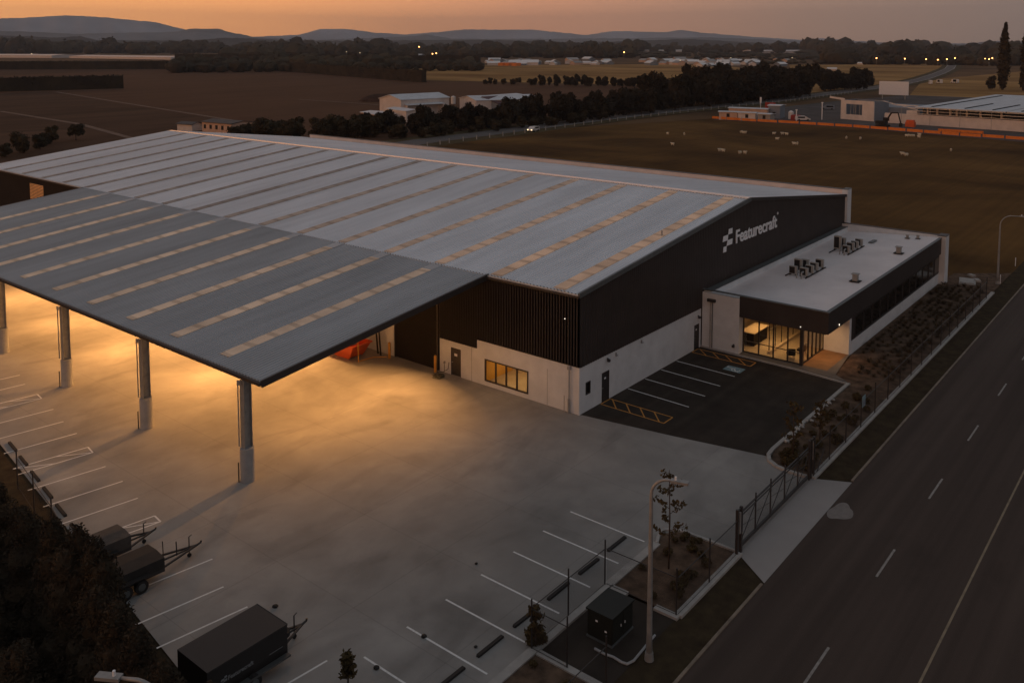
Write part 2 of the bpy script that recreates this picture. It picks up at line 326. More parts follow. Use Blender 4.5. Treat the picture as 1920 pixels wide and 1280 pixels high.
# the far hills: ridge lines with real depth
def hill(name, dist, prof, base_drop, depth, m, step=6):
    us = np.arange(-900, 2900, step); pu = [p[0] for p in prof]; pv = [p[1] for p in prof]
    v = np.interp(us, pu, pv); nz = np.cumsum(rng.normal(0, 1, len(us))); nz -= np.linspace(nz[0], nz[-1], len(us)); nz = nz/max(1e-6, np.abs(nz).max())*2.0
    v = v+nz*.8+rng.normal(0, .3, len(us)); mb = MB(); n = len(us)
    rows = [(-.45, 0.), (-.3, .28), (-.15, .66), (0, 1.), (.25, .8), (.6, 0.)]
    for k, (dd, hh) in enumerate(rows):
        for i, u in enumerate(us):
            d = FW+RR*((u-960)/FPX)-UU*((v[i]-PVY)/FPX); hl = math.hypot(d.x, d.y)
            t = dist/hl; top = CP+d*t; rad = dist+dd*depth
            ang = Vector((d.x, d.y))/hl; ft = hh*(1+.12*math.sin(i*.7+k*2)*(0 < hh < 1))
            mb.v.append((CP.x+ang.x*rad, CP.y+ang.y*rad, max(-2, (top.z+2)*ft-2)))
    for k in range(len(rows)-1):
        for i in range(n-1): mb.f.append((k*n+i, k*n+i+1, (k+1)*n+i+1, (k+1)*n+i))
    return tag(mb.ob(name, m, smooth=True), kind='structure')
M['hill'] = mat('mountain_haze_tint', (.42, .43, .47), 1, 0, .2, .002); M['hill2'] = mat('hill_haze_tint', (.23, .235, .25), 1, 0, .3, .002); M['hill3'] = mat('foothill_bush', (.10, .095, .09), 1, 0, .4, .003)  # mountain and hill colours paled to put distance haze into them
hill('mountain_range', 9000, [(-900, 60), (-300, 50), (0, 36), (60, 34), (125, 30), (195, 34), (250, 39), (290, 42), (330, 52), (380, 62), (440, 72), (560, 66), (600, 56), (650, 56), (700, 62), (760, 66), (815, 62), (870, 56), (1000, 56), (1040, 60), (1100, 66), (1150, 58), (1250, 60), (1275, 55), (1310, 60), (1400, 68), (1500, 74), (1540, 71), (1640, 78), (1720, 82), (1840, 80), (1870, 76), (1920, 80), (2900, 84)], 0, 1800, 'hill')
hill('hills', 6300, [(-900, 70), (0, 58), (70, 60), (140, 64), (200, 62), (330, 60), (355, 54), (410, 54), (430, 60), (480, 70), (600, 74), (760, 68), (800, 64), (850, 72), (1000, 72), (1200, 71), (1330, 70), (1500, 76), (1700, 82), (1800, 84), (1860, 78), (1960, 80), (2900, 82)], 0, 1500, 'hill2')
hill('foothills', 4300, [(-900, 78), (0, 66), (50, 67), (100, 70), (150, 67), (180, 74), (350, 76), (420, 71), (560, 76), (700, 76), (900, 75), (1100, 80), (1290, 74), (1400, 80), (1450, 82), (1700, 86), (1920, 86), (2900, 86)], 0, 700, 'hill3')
# far roads
def roadstrip(name, pts, w, z, m):
    b = MB(); P = [Vector((p[0], p[1])) for p in pts]; Lf = []; Rt = []
    for i, p in enumerate(P):
        d = (P[min(i+1, len(P)-1)]-P[max(i-1, 0)]).normalized(); nrm = Vector((-d.y, d.x))*w/2
        Lf.append(p+nrm); Rt.append(p-nrm)
    for i in range(len(P)-1): b.sheet([Lf[i], Rt[i], Rt[i+1], Lf[i+1]], z)
    return struct(name, b, m)
FAR = [(600, 302), (700, 284), (800, 268), (900, 256), (1000, 243), (1120, 228), (1240, 214), (1340, 204), (1440, 195), (1540, 182), (1620, 172), (1690, 162), (1730, 153), (1760, 143), (1780, 134), (1785, 128), (1775, 122), (1750, 118)]
FARP = [G(u, v-5) for u, v in FAR]
M['froad'] = mat('far_road', (.13, .11, .10), .8, 0, .1, .1)
roadstrip('highway', FARP, 9, -.10, 'froad')
M['fverge'] = mat('far_verge', (.10, .075, .04), 1, 0, .3, .2, rgb2=(.15, .11, .06))
roadstrip('highway_verge', [(p.x, p.y) for p in FARP], 20, -.14, 'fverge')
b = MB()
for i in range(4, len(FARP)-1):
    d = (FARP[i+1]-FARP[i]).normalized(); nn = Vector((-d.y, d.x, 0))
    for s in (-4.1, 4.1): b.strip(FARP[i]+nn*s, FARP[i+1]+nn*s, .25, -.06)
struct('highway_markings', b, 'line')
# ------------------------------------------------------------------ near ground
XL = lambda y: -30.2+.14*(y-4.7)            # the skewed left edge of the yard
yard = [(XL(-12.3), -12.3), (-10.6, -12.3), (-9.4, -12.15), (-8.9, -12.7), (-8.75, -14), (-8.75, -16), (1.35, -16), (1.1, -14.1), (1.6, -13.2), (2.4, -12.8), (1.19, -6.7), (.1, 0), (.1, 100), (XL(100), 100)]
struct('yard', MB().sheet(yard, 0), 'conc')
struct('car_park', MB().sheet([(.1, 0), (1.19, -6.7), (2.4, -12.6), (17.4, -12.6), (18.2, -8.3), (18.2, 0)], .004), 'asph')
M['apron'] = mat('apron_concrete', (.36, .33, .31), .85, 0, .08, .3, bump=.15, bscale=5)
struct('driveway_apron', MB().sheet([(-8.75, -16), (1.35, -16), (2.35, -18), (-10.25, -18)], -.004), 'apron')
def wear(m, fac):
    t = m.node_tree; n = t.nodes.new; l = t.links.new; b = t.nodes['Principled BSDF']; src = b.inputs['Base Color'].links[0].from_socket; g = n('ShaderNodeNewGeometry')
    for st, sc, lo, hi, a, c in (((.012, 1.1, 1), 1.0, .35, .65, 1-fac, 1+fac), ((.25, .5, 1), .5, .6, .75, 1, 1-fac*1.4), ((1, 1, 1), 6, .65, .8, 1, 1+fac*2)):
        v = n('ShaderNodeVectorMath'); v.operation = 'MULTIPLY'; v.inputs[1].default_value = st; l(g.outputs['Position'], v.inputs[0])
        q = n('ShaderNodeTexNoise'); q.inputs['Scale'].default_value = sc; q.inputs['Detail'].default_value = 5; l(v.outputs[0], q.inputs['Vector'])
        r = n('ShaderNodeMapRange'); r.inputs[1].default_value = lo; r.inputs[2].default_value = hi; r.inputs[3].default_value = a; r.inputs[4].default_value = c; l(q.outputs['Fac'], r.inputs[0])
        w = n('ShaderNodeVectorMath'); w.operation = 'SCALE'; l(src, w.inputs[0]); l(r.outputs[0], w.inputs['Scale']); src = w.outputs[0]
    l(src, b.inputs['Base Color'])
wear(M['road'], .16); wear(M['asph'], .14); wear(M['roof'], .05); wear(M['canopy'], .06); wear(M['paddock'], .10); wear(M['plough'], .08)
struct('street', MB().sheet([(-300, -18), (700, -18), (700, -31), (-300, -31)], -.02), 'road')
struct('verge', MB().sheet([(-300, -16), (-8.75, -16), (-10.25, -18), (-300, -18)], -.03).sheet([(1.35, -16), (700, -16), (700, -18), (2.35, -18)], -.03), 'verge')
struct('far_roadside', MB().sheet([(-300, -31), (700, -31), (700, -60), (-300, -60)], -.03), 'verge')
struct('side_ground', MB().sheet([(-120, -16), (XL(-16), -16), (XL(100), 100), (-120, 140)], -.05), 'verge')
b = MB()                                     # kerbs: low raised concrete
def kerb(b, pts, w=.18, z=.12, z0=-.05):
    for i in range(len(pts)-1):
        a = Vector((*pts[i], 0)); c = Vector((*pts[i+1], 0)); d = (c-a).normalized()
        q = d.to_track_quat('X', 'Z').to_matrix().to_4x4(); q.translation = a
        b.box(0, (c-a).length, -w/2, w/2, z0, z, q)
kerb(b, [(-300, -17.94), (-10.4, -17.94)], .13, .04); kerb(b, [(2.5, -17.94), (600, -17.94)], .13, .04);
struct('road_kerb', b, mat('weathered_kerb', (.25, .195, .145), .9, 0, .3, 1.2))
b = MB(); kerb(b, [(XL(-12.3), -12.35), (-10.6, -12.35)], .42, .10)
arc = [(-10.6, -12.35), (-9.9, -12.05), (-9.3, -12.0), (-8.9, -12.35), (-8.72, -13), (-8.7, -14), (-8.7, -15.8)]
kerb(b, arc, .16, .12)
arc2 = [(1.25, -15.7), (1.2, -14.6), (1.35, -13.8), (1.8, -13.15), (2.5, -12.8), (3.4, -12.7), (17.4, -12.75)]
kerb(b, arc2, .24, .13)
kerb(b, [(17.4, -12.9), (17.85, -8.4), (18.1, -.1)], .16, .12)
struct('yard_kerb', b, 'conc2')
b = MB(); kerb(b, [(-40, -16), (-21, -16)], .34, .10); kerb(b, [(-21, -16), (-21, -12.6)], .34, .10); kerb(b, [(-15.2, -12.5), (-15.2, -13.4)], .34, .10)
kerb(b, [(-15.2, -14.9), (-15.2, -16.1)], .34, .10); kerb(b, [(-15.1, -16.02), (-8.75, -16.02)], .36, .11); kerb(b, [(1.35, -16.02), (52, -16.02)], .34, .10)
struct('mowing_strip', b, 'conc2')
struct('planting_bed', MB().sheet([(-15.1, -12.5), (-10.6, -12.4), (-9.6, -12.1), (-8.8, -12.7), (-8.75, -16), (-15.1, -16)], .03)
       .sheet([(1.3, -16), (1.3, -14.5), (1.9, -13.2), (3.4, -12.8), (17.6, -12.8), (18.6, -11.4), (24.2, -10.75), (53.5, -10.75), (58, -11), (62, -16)], .03)
       .sheet([(XL(-16), -16), (-21, -16), (-21, -12.4), (XL(-12.4), -12.4)], .03), 'mulch')
struct('utility_pad', MB().sheet([(-21, -12.4), (-15.2, -12.4), (-15.2, -16), (-21, -16)], -.02), 'asph')
struct('footpath', MB().sheet([(18.0, -8.3), (18.3, 0), (18.9, 0), (18.9, -8.6), (24.1, -8.6), (24.1, -10.7), (18.6, -11.4), (17.7, -12.6)], .10), M['conc2'] and mat('path_concrete', (.17, .15, .13), .9, 0, .15, 1))
struct('porch_floor', MB().sheet([(19.0, -8.5), (24.1, -8.5), (24.1, -10.6), (19.0, -10.6)], .106), 'timber')
# markings
b = MB()
for k in range(8): b.strip((-10.78-2.5*k, -7.03), (-10.78-2.5*k, -11.72), .10, .005)
dl = Vector((-3.8, .55)).normalized()
for u, v in ((398.3, 1047.3), (419.3, 1099.3), (258.3, 933.3), (230, 901.7), (198, 874), (144, 812), (119, 790), (100, 767), (47, 720), (37, 703)):
    p = G(u, v); b.strip((p.x, p.y), (p.x+dl.x*4.3, p.y+dl.y*4.3), .10, .005)
b.strip((-26.9, -.35), (-31, .25), .10, .005); b.strip((-26.9, -6.0), (-31.2, -5.6), .10, .005)
for u, v, u2, v2 in ((290, 966.5, 301, 977.5), (165, 838, 174, 848), (70, 739, 78, 747)):
    p = G(u, v); q = G(u2, v2); w = Vector((dl.x, dl.y, 0))*4.3
    b.strip(p, q, .10, .0052); b.strip(p, p+w, .10, .006); b.strip(q, q+w, .10, .006); b.strip(q, p+w*.45, .08, .0065); b.strip(q+w*.5, p+w, .08, .0065)
for y in (6.24, 8.74, 11.2, 13.7): b.strip((y, -.25), (y-.17, -5.38), .10, .009)
struct('white_markings', b, 'line')
x = -53.9; b = MB()
while x < 420:
    b.strip((x, -22), (x+3, -22), .11, -.015); x += 9.52
struct('lane_markings', b, mat('lane_paint', (.34, .31, .28), .8, 0, .35, 4))
b = MB(); b.strip((-300, -25.6), (600, -25.6), .1, -.015); struct('edge_line', b, mat('edge_line_paint', (.30, .23, .15), .8, 0, .2, 2))
b = MB()
def hatch(x0, x1, y0, y1):
    b.strip((x0, y0), (x1, y0), .10, .009); b.strip((x0, y1), (x1, y1), .10, .009); b.strip((x0, y0), (x0, y1), .10, .0095); b.strip((x1, y0), (x1, y1), .10, .0095)
    y = y0-.2
    while y-1.1 > y1: b.strip((x0, y-1.1), (x1, y), .09, .0105); y -= 1.15
hatch(2.55, 3.78, -.25, -5.35); hatch(16.35, 17.4, -.25, -5.4)
struct('yellow_markings', b, 'yline')
b = MB(); b.sheet([(14.4, -3.95), (15.48, -3.95), (15.48, -5.4), (14.4, -5.4)], .010); struct('accessible_bay_panel', b, 'bline')
b = MB(); c = (14.85, -4.85)                 # the wheelchair symbol
for i in range(18):
    a0 = .3+i*.27; a1 = .3+(i+1)*.27
    if a1 > 5.2: break
    b.strip((c[0]+.32*math.cos(a0), c[1]+.32*math.sin(a0)), (c[0]+.32*math.cos(a1), c[1]+.32*math.sin(a1)), .07, .0145)
b.strip((15.03, -4.2), (14.95, -4.75), .08, .015); b.strip((14.95, -4.72), (14.63, -4.9), .08, .0155); b.strip((14.63, -4.9), (14.53, -5.2), .08, .016)
b.sheet([(15.13+.09*math.cos(t), -4.07+.09*math.sin(t)) for t in np.linspace(0, 2*PI, 11)[:-1]], .015)
struct('wheelchair_symbol', b, 'line')
b = MB(); p = G(1577, 958); pp = [(p.x+(1.0+.16*math.sin(3*t)+.07*math.cos(5*t))*math.cos(t), p.y+(.6+.1*math.sin(3*t+1))*math.sin(t)) for t in np.linspace(0, 2*PI, 36)[:-1]]
b.sheet(pp, -.016); struct('road_patch', b, mat('spilt_concrete', (.24, .21, .19), .9, 0, .15, 2))
# ================================================================== WAREHOUSE
WL, WX, RX, EZ, RZ = 99.6, 53.5, 27.2, 8.66, 11.5; BY = -.12
wh = empty('warehouse', (0, BY, 0), 'large black-clad warehouse with pale steel roof, white precast base and company lettering on its gable', 'warehouse')
zl = lambda x: EZ+(RZ-EZ)*x/RX if x <= RX else RZ-(RZ-8.3)*(x-RX)/(WX-RX)
# long wall facing the yard: precast base
lowh = [(4.46, 8.62, .36, 2.06), (11.06, 12.11, -.1, 2.19)]
pw = wall_holes('precast_panel', 'white', wh, 0, 0.12, 9.4, 0, 3.37, lowh, .15, 'x')
wall_holes('precast_panel', 'white', wh, 0, 9.4, 13.3, 0, 2.68, lowh, .15, 'x')
box('corner_panel', 'white', wh, -.02, .15, -.03, .118, 0, 3.37)
b = MB()
for y in (2.75, 9.95): MB().box(-.003, .01, y-.012, y+.012, 0.01, 2.66).ob('panel_joint', 'flash', wh)
box('precast_panel', 'white', wh, 0.0, .15, 18.5, 24.5, 0, 8.3)
box('precast_panel', 'white', wh, 0.02, .15, 30, 99.4, 0, 3.4)
# cladding, ribbed, above the base (ribs vertical)
def clad_x(y0, y1, z0, z1, x=-.04):
    rb = ribsheet('y', y0, y1, z0, z1, lambda a, e, h: (x-h, a, e), 0.25, .022)
    rb.box(x, x+.13, y0, y1, z0, z1); return rb.ob('cladding', 'black', wh)
clad_x(.0, 9.4, 3.37, 8.55); clad_x(9.4, 13.3, 2.68, 8.55); clad_x(18.3, 24.5, 8.3, 8.55)
clad_x(30, 99.4, 3.4, 8.55)
box('cladding', 'black', wh, -.02, .14, 24.5, 30, 5.2, 8.55)
# gable wall facing the street
wall_holes('precast_panel', 'white', wh, -.03, .15, 18.05, 0, 3.37, [(.79, 1.28, 1.25, 2.06), (2.8, 3.8, -.1, 2.16), (16.85, 17.75, -.1, 2.12)], .15, 'y')
rb = MB(); n = int(53.5/.3)
prev = None
for i in range(n+1):
    for t, hh in ((0, 0), (.55, 0), (.65, .03), (.9, .03)):
        x = min(53.5, -.04+(i+t)*.3)
        rb.v.append((x, -.07-hh, 3.37)); rb.v.append((x, -.07-hh, zl(max(0, x))-.08))
for i in range(len(rb.v)//2-1): rb.f.append((2*i, 2*i+2, 2*i+3, 2*i+1))
rb.ob('gable_cladding', 'black', wh)
b = MB(); k = len(b.v); b.v += [(0.12, -.06, 3.37), (53.5, -.06, 3.37), (53.5, -.06, 8.2), (RX, -.06, 11.35), (0.12, -.06, 8.5), (0.12, .08, 3.37), (53.5, .08, 3.37), (53.5, .08, 8.2), (RX, .08, 11.35), (0.12, .08, 8.5)]
b.f += [(0, 1, 2, 3, 4), (9, 8, 7, 6, 5), (0, 5, 6, 1)]; b.ob('gable_backing', 'blacksm', wh)
# far gable and right-hand wall
box('rear_wall', 'black', wh, 0.1, 53.4, 99.1, 99.4, 0, 8.2)
b = MB(); b.v += [(0.1, 99.4, 8.2), (53.4, 99.4, 8.2), (RX, 99.4, 11.4)]; b.f += [(0, 1, 2)]; b.ob('rear_gable', 'black', wh)
box('side_wall', 'white', wh, 53.55, 53.75, 0.2, 98.9, 0, 8.2)
# parapet wall along the right-hand eave, and the fin at its street end
box('parapet', 'white', wh, 53.76, 54.0, .4, 97.5, 0, 8.9)
M['para'] = mat('parapet_lit_face', (.85, .68, .58), .7, 0, .08, .5)  # warm evening light painted on the parapet's inner face
box('parapet_lit_face', 'para', wh, 53.66, 53.755, .3, 97.5, 8.22, 8.88)
box('parapet_cap', 'flash', wh, 53.6, 54.06, .3, 97.5, 8.905, 8.96)
box('end_fin', 'white', wh, 53.4, 54.7, -.35, .28, 0, 8.92)
box('fin_cap', 'flash', wh, 53.36, 54.74, -.38, .3, 8.965, 9.0)
# roof slopes, ribbed down the slope
SK = [1.6+5.76*k for k in range(17)]
def roofslope(name, xa, xb, za, zb, y0, y1, m, parent, pitch=.3, th=.12):
    fn = lambda a, e, h: (e, a, (za+(zb-za)*(e-xa)/(xb-xa))+h)
    rb = ribsheet('y', y0, y1, xa, xb, fn, pitch, .07)
    n = len(rb.v); rb.v += [(xa, y0, za-th), (xb, y0, zb-th), (xb, y1, zb-th), (xa, y1, za-th), (xa, y0, za-.003), (xb, y0, zb-.003), (xb, y1, zb-.003), (xa, y1, za-.003)]
    rb.f += [(n, n+3, n+2, n+1), (n, n+1, n+5, n+4), (n+1, n+2, n+6, n+5), (n+2, n+3, n+7, n+6), (n+3, n, n+4, n+7)]
    return rb.ob(name, m, parent)
roofL = roofslope('roof_slope', -.35, RX, EZ-.04, RZ, -.12, WL, 'roof', wh)
roofR = roofslope('roof_slope', WX+.1, RX, 8.3, RZ, -.12, WL, 'roof', wh)
def rooflight(y, xa, xb, za, zb, m, parent, w=.98):
    mb = MB(); f = lambda x: za+(zb-za)*(x-xa)/(xb-xa); h0, h1 = .071, .09; yy = (y-w/2, y+w/2)
    mb.v += [(x, q, f(x)+h) for x in (xa, xb) for q in yy for h in (h0, h1)]
    mb.f += [(0, 2, 3, 1), (4, 5, 7, 6), (0, 1, 5, 4), (2, 6, 7, 3), (1, 3, 7, 5)]
    return mb.ob('roof_light', m, parent)
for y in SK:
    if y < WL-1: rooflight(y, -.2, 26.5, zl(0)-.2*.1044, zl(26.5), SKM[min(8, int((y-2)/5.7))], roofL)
b = MB(); b.bar((RX, -.2, RZ+.06), (RX, WL, RZ+.06), .75, .05); b.ob('ridge_cap', 'ridge', wh)
# barge flashings on the street gable, gutter on the yard side
b = MB(); b.bar((-.4, -.2, EZ-.10), (RX, -.2, RZ-.05), .14, .34); b.ob('barge_board', 'flash', wh)
b = MB(); b.bar((RX, -.2, RZ-.05), (53.5, -.2, 8.3-.04), .14, .3); b.ob('barge_board', 'blacksm', wh)
b = MB(); b.bar((-.42, -.25, EZ-.2), (-.42, 8.15, EZ-.2), .16, .14); b.bar((-.42, 71.3, EZ-.2), (-.42, 99.6, EZ-.2), .16, .14); b.f = b.f[:6]; b.v = b.v[:8]; b.ob('gutter', 'blacksm', wh); MB().bar((-.42, 71.3, EZ-.2), (-.42, 99.6, EZ-.2), .16, .14).ob('gutter', 'blacksm', wh)
# doors, windows and fittings
def door(x, y, axis, w, h, label, parent=wh, t=1):
    d = None
    if axis == 'x':
        d = box('door', 'blacksm', parent, x+.05, x+.10, y+.05, y+w-.05, .02, h-.06)
        fr = MB().box(x+.01, x+.12, y, y+.05, 0, h).box(x+.01, x+.12, y+w-.05, y+w, 0, h).box(x+.01, x+.12, y+.05, y+w-.05, h-.06, h); fr.ob('door_frame', 'black', d)
        box('door_handle', 'steel', d, x-.01, x+.049, y+w-.18, y+w-.08, 1.0, 1.04)
        box('door_notice', 'sign', d, x+.03, x+.049, y+w*.4, y+w*.68, 1.55, 1.75)
    else:
        d = box('door', 'blacksm', parent, x+.05, x+w-.05, y+.05, y+.10, .02, h-.06)
        fr = MB().box(x, x+.05, y+.01, y+.12, 0, h).box(x+w-.05, x+w, y+.01, y+.12, 0, h).box(x+.05, x+w-.05, y+.01, y+.12, h-.06, h); fr.ob('door_frame', 'black', d)
        box('door_handle', 'steel', d, x+.1, x+.2, y-.01, y+.049, 1.0, 1.04)
        box('door_notice', 'sign', d, x+w*.4, x+w*.6, y+.03, y+.049, 1.6, 1.72)
    d['label'] = label; return d
door(0, 11.06, 'x', 1.05, 2.17, 'black steel door beside the roller door'); door(2.8, -.03, 'y', 1.0, 2.14, 'black steel door nearest the corner'); door(16.85, -.03, 'y', .9, 2.1, 'black steel door beside the office')
wd = MB()
for y in (4.51, 5.53, 6.54, 7.55, 8.57): wd.box(-.04, .08, y-.05, y+.05, .36, 2.06)
wd.box(-.045, .085, 4.5, 8.58, .36, .45).box(-.045, .085, 4.5, 8.58, 1.97, 2.06)
wf = wd.ob('window', 'blacksm', wh); wf['label'] = 'four-pane lit window in the white wall'
for i in range(4): box('window_pane', 'glass', wf, .02, .03, 4.56+1.014*i, 5.48+1.014*i, .45, 1.97)
b = MB().box(.75, 1.32, -.07, .02, 1.21, 1.26).box(.75, 1.32, -.07, .02, 2.05, 2.1).box(.75, .8, -.07, .02, 1.26, 2.05).box(1.27, 1.32, -.07, .02, 1.26, 2.05)
w2 = b.ob('window', 'blacksm', wh); box('window_pane', 'glassd', w2, .8, 1.27, .0, .01, 1.26, 2.05)
box('interior', 'wallw', wh, .151, 3.5, 3.9, 3.95, .1, 2.9); box('interior', mat('orange_wall', (.75, .42, .06), .8, var=.03), wh, .2, 3.5, 8.75, 8.8, .1, 2.9)
box('interior', 'wallw', wh, 3.5, 3.55, 3.9, 8.8, .1, 2.9); box('interior_floor', 'floorw', wh, .16, 3.49, 3.96, 8.74, .12, .14); box('ceiling', 'wallw', wh, .16, 3.49, 3.96, 8.74, 2.8, 2.85)
def roller(y0, y1, z1, label, x=.06):
    r = ribsheet('z', 0.02, z1, y0, y1, lambda a, e, h: (x-h, e, a), .12, .02); r.box(x, x+.04, y0, y1, 0.01, z1)
    d = r.ob('roller_door', 'black', wh); d['label'] = label
    MB().box(x-.09, x+.05, y0-.12, y0, 0, z1+.3).box(x-.09, x+.05, y1, y1+.12, 0, z1+.3).box(x-.09, x+.05, y0, y1, z1, z1+.3).ob('door_track', 'blacksm', d)
roller(13.6, 18.3, 5.2, 'tall black roller door')
clad_x(13.3, 18.42, 5.5, 8.55)
roller(24.6, 29.9, 5.0, 'roller door under the canopy')
def lamp_fit(x, y, z, dx, dy, parent, m='blacksm'):
    b = MB().box(x-.09+dx*.1, x+.09+dx*.1, y-.09+dy*.1, y+.09+dy*.1, z-.12, z+.06); b.box(x-.05, x+.05, y-.05, y+.05, z+.06, z+.12); return b.ob('wall_lamp', m, parent)
lamp_fit(3.45, -.1, 3.0, 0, -1, wh); lamp_fit(17.45, -.1, 2.75, 0, -1, wh)
for x in (4.6, 8.2): MB().box(x-.04, x+.04, -.13, -.03, 2.95, 3.2).box(x-.1, x+.1, -.2, -.13, 2.98, 3.04).ob('camera_bracket', 'steel', wh)
o = box('corner_light', 'lampw2', wh, -.14, -.09, 1.14, 1.19, 6.62, 6.67)
dp = MB().tube([(-.11, .78, 3.2), (-.11, .78, .9)], .05).box(-.2, -.02, 0.66, .9, 3.1, 3.33); d = dp.ob('downpipe', 'post', wh)
MB().tube([(-.12, .78, 1.0), (-.12, .78, 0)], .085).ob('pipe_guard', 'steel', d)
MB().tube([(-.1, .85, 8.5), (-.1, .85, 3.45)], .045).ob('downpipe', 'blacksm', wh)
MB().tube([(-.3, 1.05, 1.25), (-.3, 1.05, 0)], .03).ob('guard_rail', 'conc2', wh)
# louvre window far left, lit from inside
lv = MB()
for i in range(11): lv.bar((-.10, 82.6, 5.6+i*.19), (-.10, 86.5, 5.6+i*.19), .03, .11)
lv = lv.ob('louvre_window', mat('louvre_slat', (.30, .14, .06), .7), wh); box('glow_panel', mat('louvre_glow', (.9, .5, .2), emit=.17, ecol=(1, .42, .15)), lv, -.075, -.072, 82.6, 86.5, 5.5, 7.6)
# lettering and emblem on the gable
tm = text_mesh('Featurecraft', 9.2, 1.20); to = obj('lettering', tm, 'sign', wh, (24.3, -.16, 7.84))
obj('emblem', logo_mesh(20.68, 7.68, 1), 'sign', wh, (1.0, -.13, -.25))
MB().tube([(33.7+.11*math.cos(t), -.14, 9.15+.11*math.sin(t)) for t in np.linspace(0, 2*PI, 13)], .03, 5).ob('trademark_ring', 'sign', wh)
MB().tube([(12.8, .9, 10.35), (12.8, .9, 10.75)], .06).ob('roof_vent', 'steel', wh)
# ================================================================== CANOPY
CX, C0, C1 = -20.1, 8.15, 71.2; CZI, CZO = 8.60, 6.48
cn = empty('canopy', (CX, C0+BY, 0), 'wide steel canopy with grey ribbed roof over the lit concrete yard, carried on tall posts', 'canopy')
def cl(o): o.location = Vector(o.location)-Vector((CX, C0, 0)); return o
zc = lambda x: CZI+(CZO-CZI)*(x/CX)
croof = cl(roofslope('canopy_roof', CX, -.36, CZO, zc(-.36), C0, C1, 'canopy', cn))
for y in SK:
    if C0+2 < y < C1-1:
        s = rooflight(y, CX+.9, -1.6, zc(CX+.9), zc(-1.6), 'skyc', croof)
        s2 = rooflight(y, -1.58, -.4, zc(-1.58), zc(-.4), 'canopy', croof)
cl(MB().bar((CX, C0-.05, CZO-.14), (-.1, C0-.05, CZI-.12), .12, .42).ob('fascia', 'blacksm', cn))
cl(MB().bar((CX, C1+.05, CZO-.14), (-.1, C1+.05, CZI-.12), .12, .42).ob('fascia', 'blacksm', cn))
cl(MB().bar((CX-.08, C0-.1, CZO-.12), (CX-.08, C1+.1, CZO-.12), .2, .2).ob('gutter', 'blacksm', cn))
PY = [9.9, 21.42, 32.94, 44.46, 55.98, 67.5]
for y in PY:
    cl(MB().bar((CX+.3, y, zc(CX+.3)-.38), (-.1, y, zc(-.1)-.38), .22, .4).ob('rafter', 'steel', cn))
for x in np.linspace(CX+1.2, -1.5, 10):
    cl(MB().bar((x, C0+.1, zc(x)-.16), (x, C1-.1, zc(x)-.16), .06, .08).ob('purlin', 'steel', cn))
def post(y):
    px = -19.93
    p = cl(MB().box(px-.24, px+.24, y-.03, y+.03, 1.9, 6.16).box(px-.27, px-.24, y-.2, y+.2, 1.9, 6.16).box(px+.24, px+.27, y-.2, y+.2, 1.9, 6.16).ob('post', 'steel', cn))
    n = 20; ring = [(px+.41*math.cos(i*2*PI/n), y+.41*math.sin(i*2*PI/n)) for i in range(n)]
    base = MB().prism(ring, 0, 2.05).ob('post_base', 'post', p)
    MB().box(px-.52, px-.42, y-.1, y+.1, 5.95, 6.2).tube([(px-.44, y+.12, 6.1), (px-.44, y+.12, 2.2)], .04, 6).ob('bracket', 'steel', p)
    MB().bar((px-.46, y+.22, .0), (px-.46, y+.22, 1.2), .05).ob('guard_post', 'dark', p)
for y in PY[:4]: post(y)
# floodlights under the canopy (the photograph's warm pool of light)
def area(name, loc, size, power, colr, tilt=(0, 0), parent=None, spread=170):
    l = bpy.data.lights.new(name, 'AREA'); l.shape = 'RECTANGLE'; l.size, l.size_y = size; l.energy = power; l.color = colr; l.spread = math.radians(spread)
    o = bpy.data.objects.new(name, l); COL.objects.link(o); o.location = loc; o.rotation_euler = (math.radians(tilt[0]), math.radians(tilt[1]), 0)
    return o
FC = (1, .455, .135)
area('floodlight', (-5.5, 9.2, 7.2), (.4, .4), 110, (1, .46, .15), (-30, 4), spread=130)  # extra lamp without a fixture, added to brighten the near wall and yard
for y in (13.2, 25.4, 37, 48.6, 60):
    for x, pwr, tl, spd in ((-1.6, 1050 if y < 20 else 1450, 50, 112), (-12.8, 90 if y < 20 else 430, 6, 125)):
        area('floodlight', (x, y, zc(x)-.72), (.3, .3), pwr, FC, (0, tl), spread=spd)
        cl(MB().box(x-.28, x+.28, y-.28, y+.28, zc(x)-.62, zc(x)-.56).box(x-.02, x+.02, y-.02, y+.02, zc(x)-.56, zc(x)-.12).ob('floodlight_housing', 'steel', cn))
area('room_light', (1.8, 6.3, 2.7), (1.5, 2), 42, (1, .62, .25))
# ================================================================== OFFICE
of = empty('office_building', (18.1, -.1+BY, 0), 'low white and black office annex with grey metal roof and lit glass entrance', 'office building')
def ol(o): o.location = Vector(o.location)-Vector((18.2, -.1, 0)); return o
OX = 52.6
ol(box('precast_pillar', 'white', of, 18.2, 19.1, -3.45, -.11, 0, 4.78))
ol(box('interior', 'wallw', of, 27.8, 28.0, -8.4, -.2, .1, 3.4)); ol(box('interior', 'wallw', of, 19.12, 27.8, -.34, -.24, .1, 3.4))
ol(box('interior_floor', 'floorw', of, 19.05, 27.8, -8.42, -.35, .03, .12)); ol(box('ceiling', 'blacksm', of, 19.15, 27.8, -8.4, -.35, 3.2, 3.25))
ol(box('white_wall', 'white', of, 23.8, 24.3, -10.58, -8.5, 0, 3.5))
ol(box('precast_base', 'white', of, 24.31, OX, -10.62, -10.42, 0, 1.15))
ol(box('side_cladding', 'black', of, 24.31, OX, -10.60, -10.45, 1.15, 3.28))
wst = []
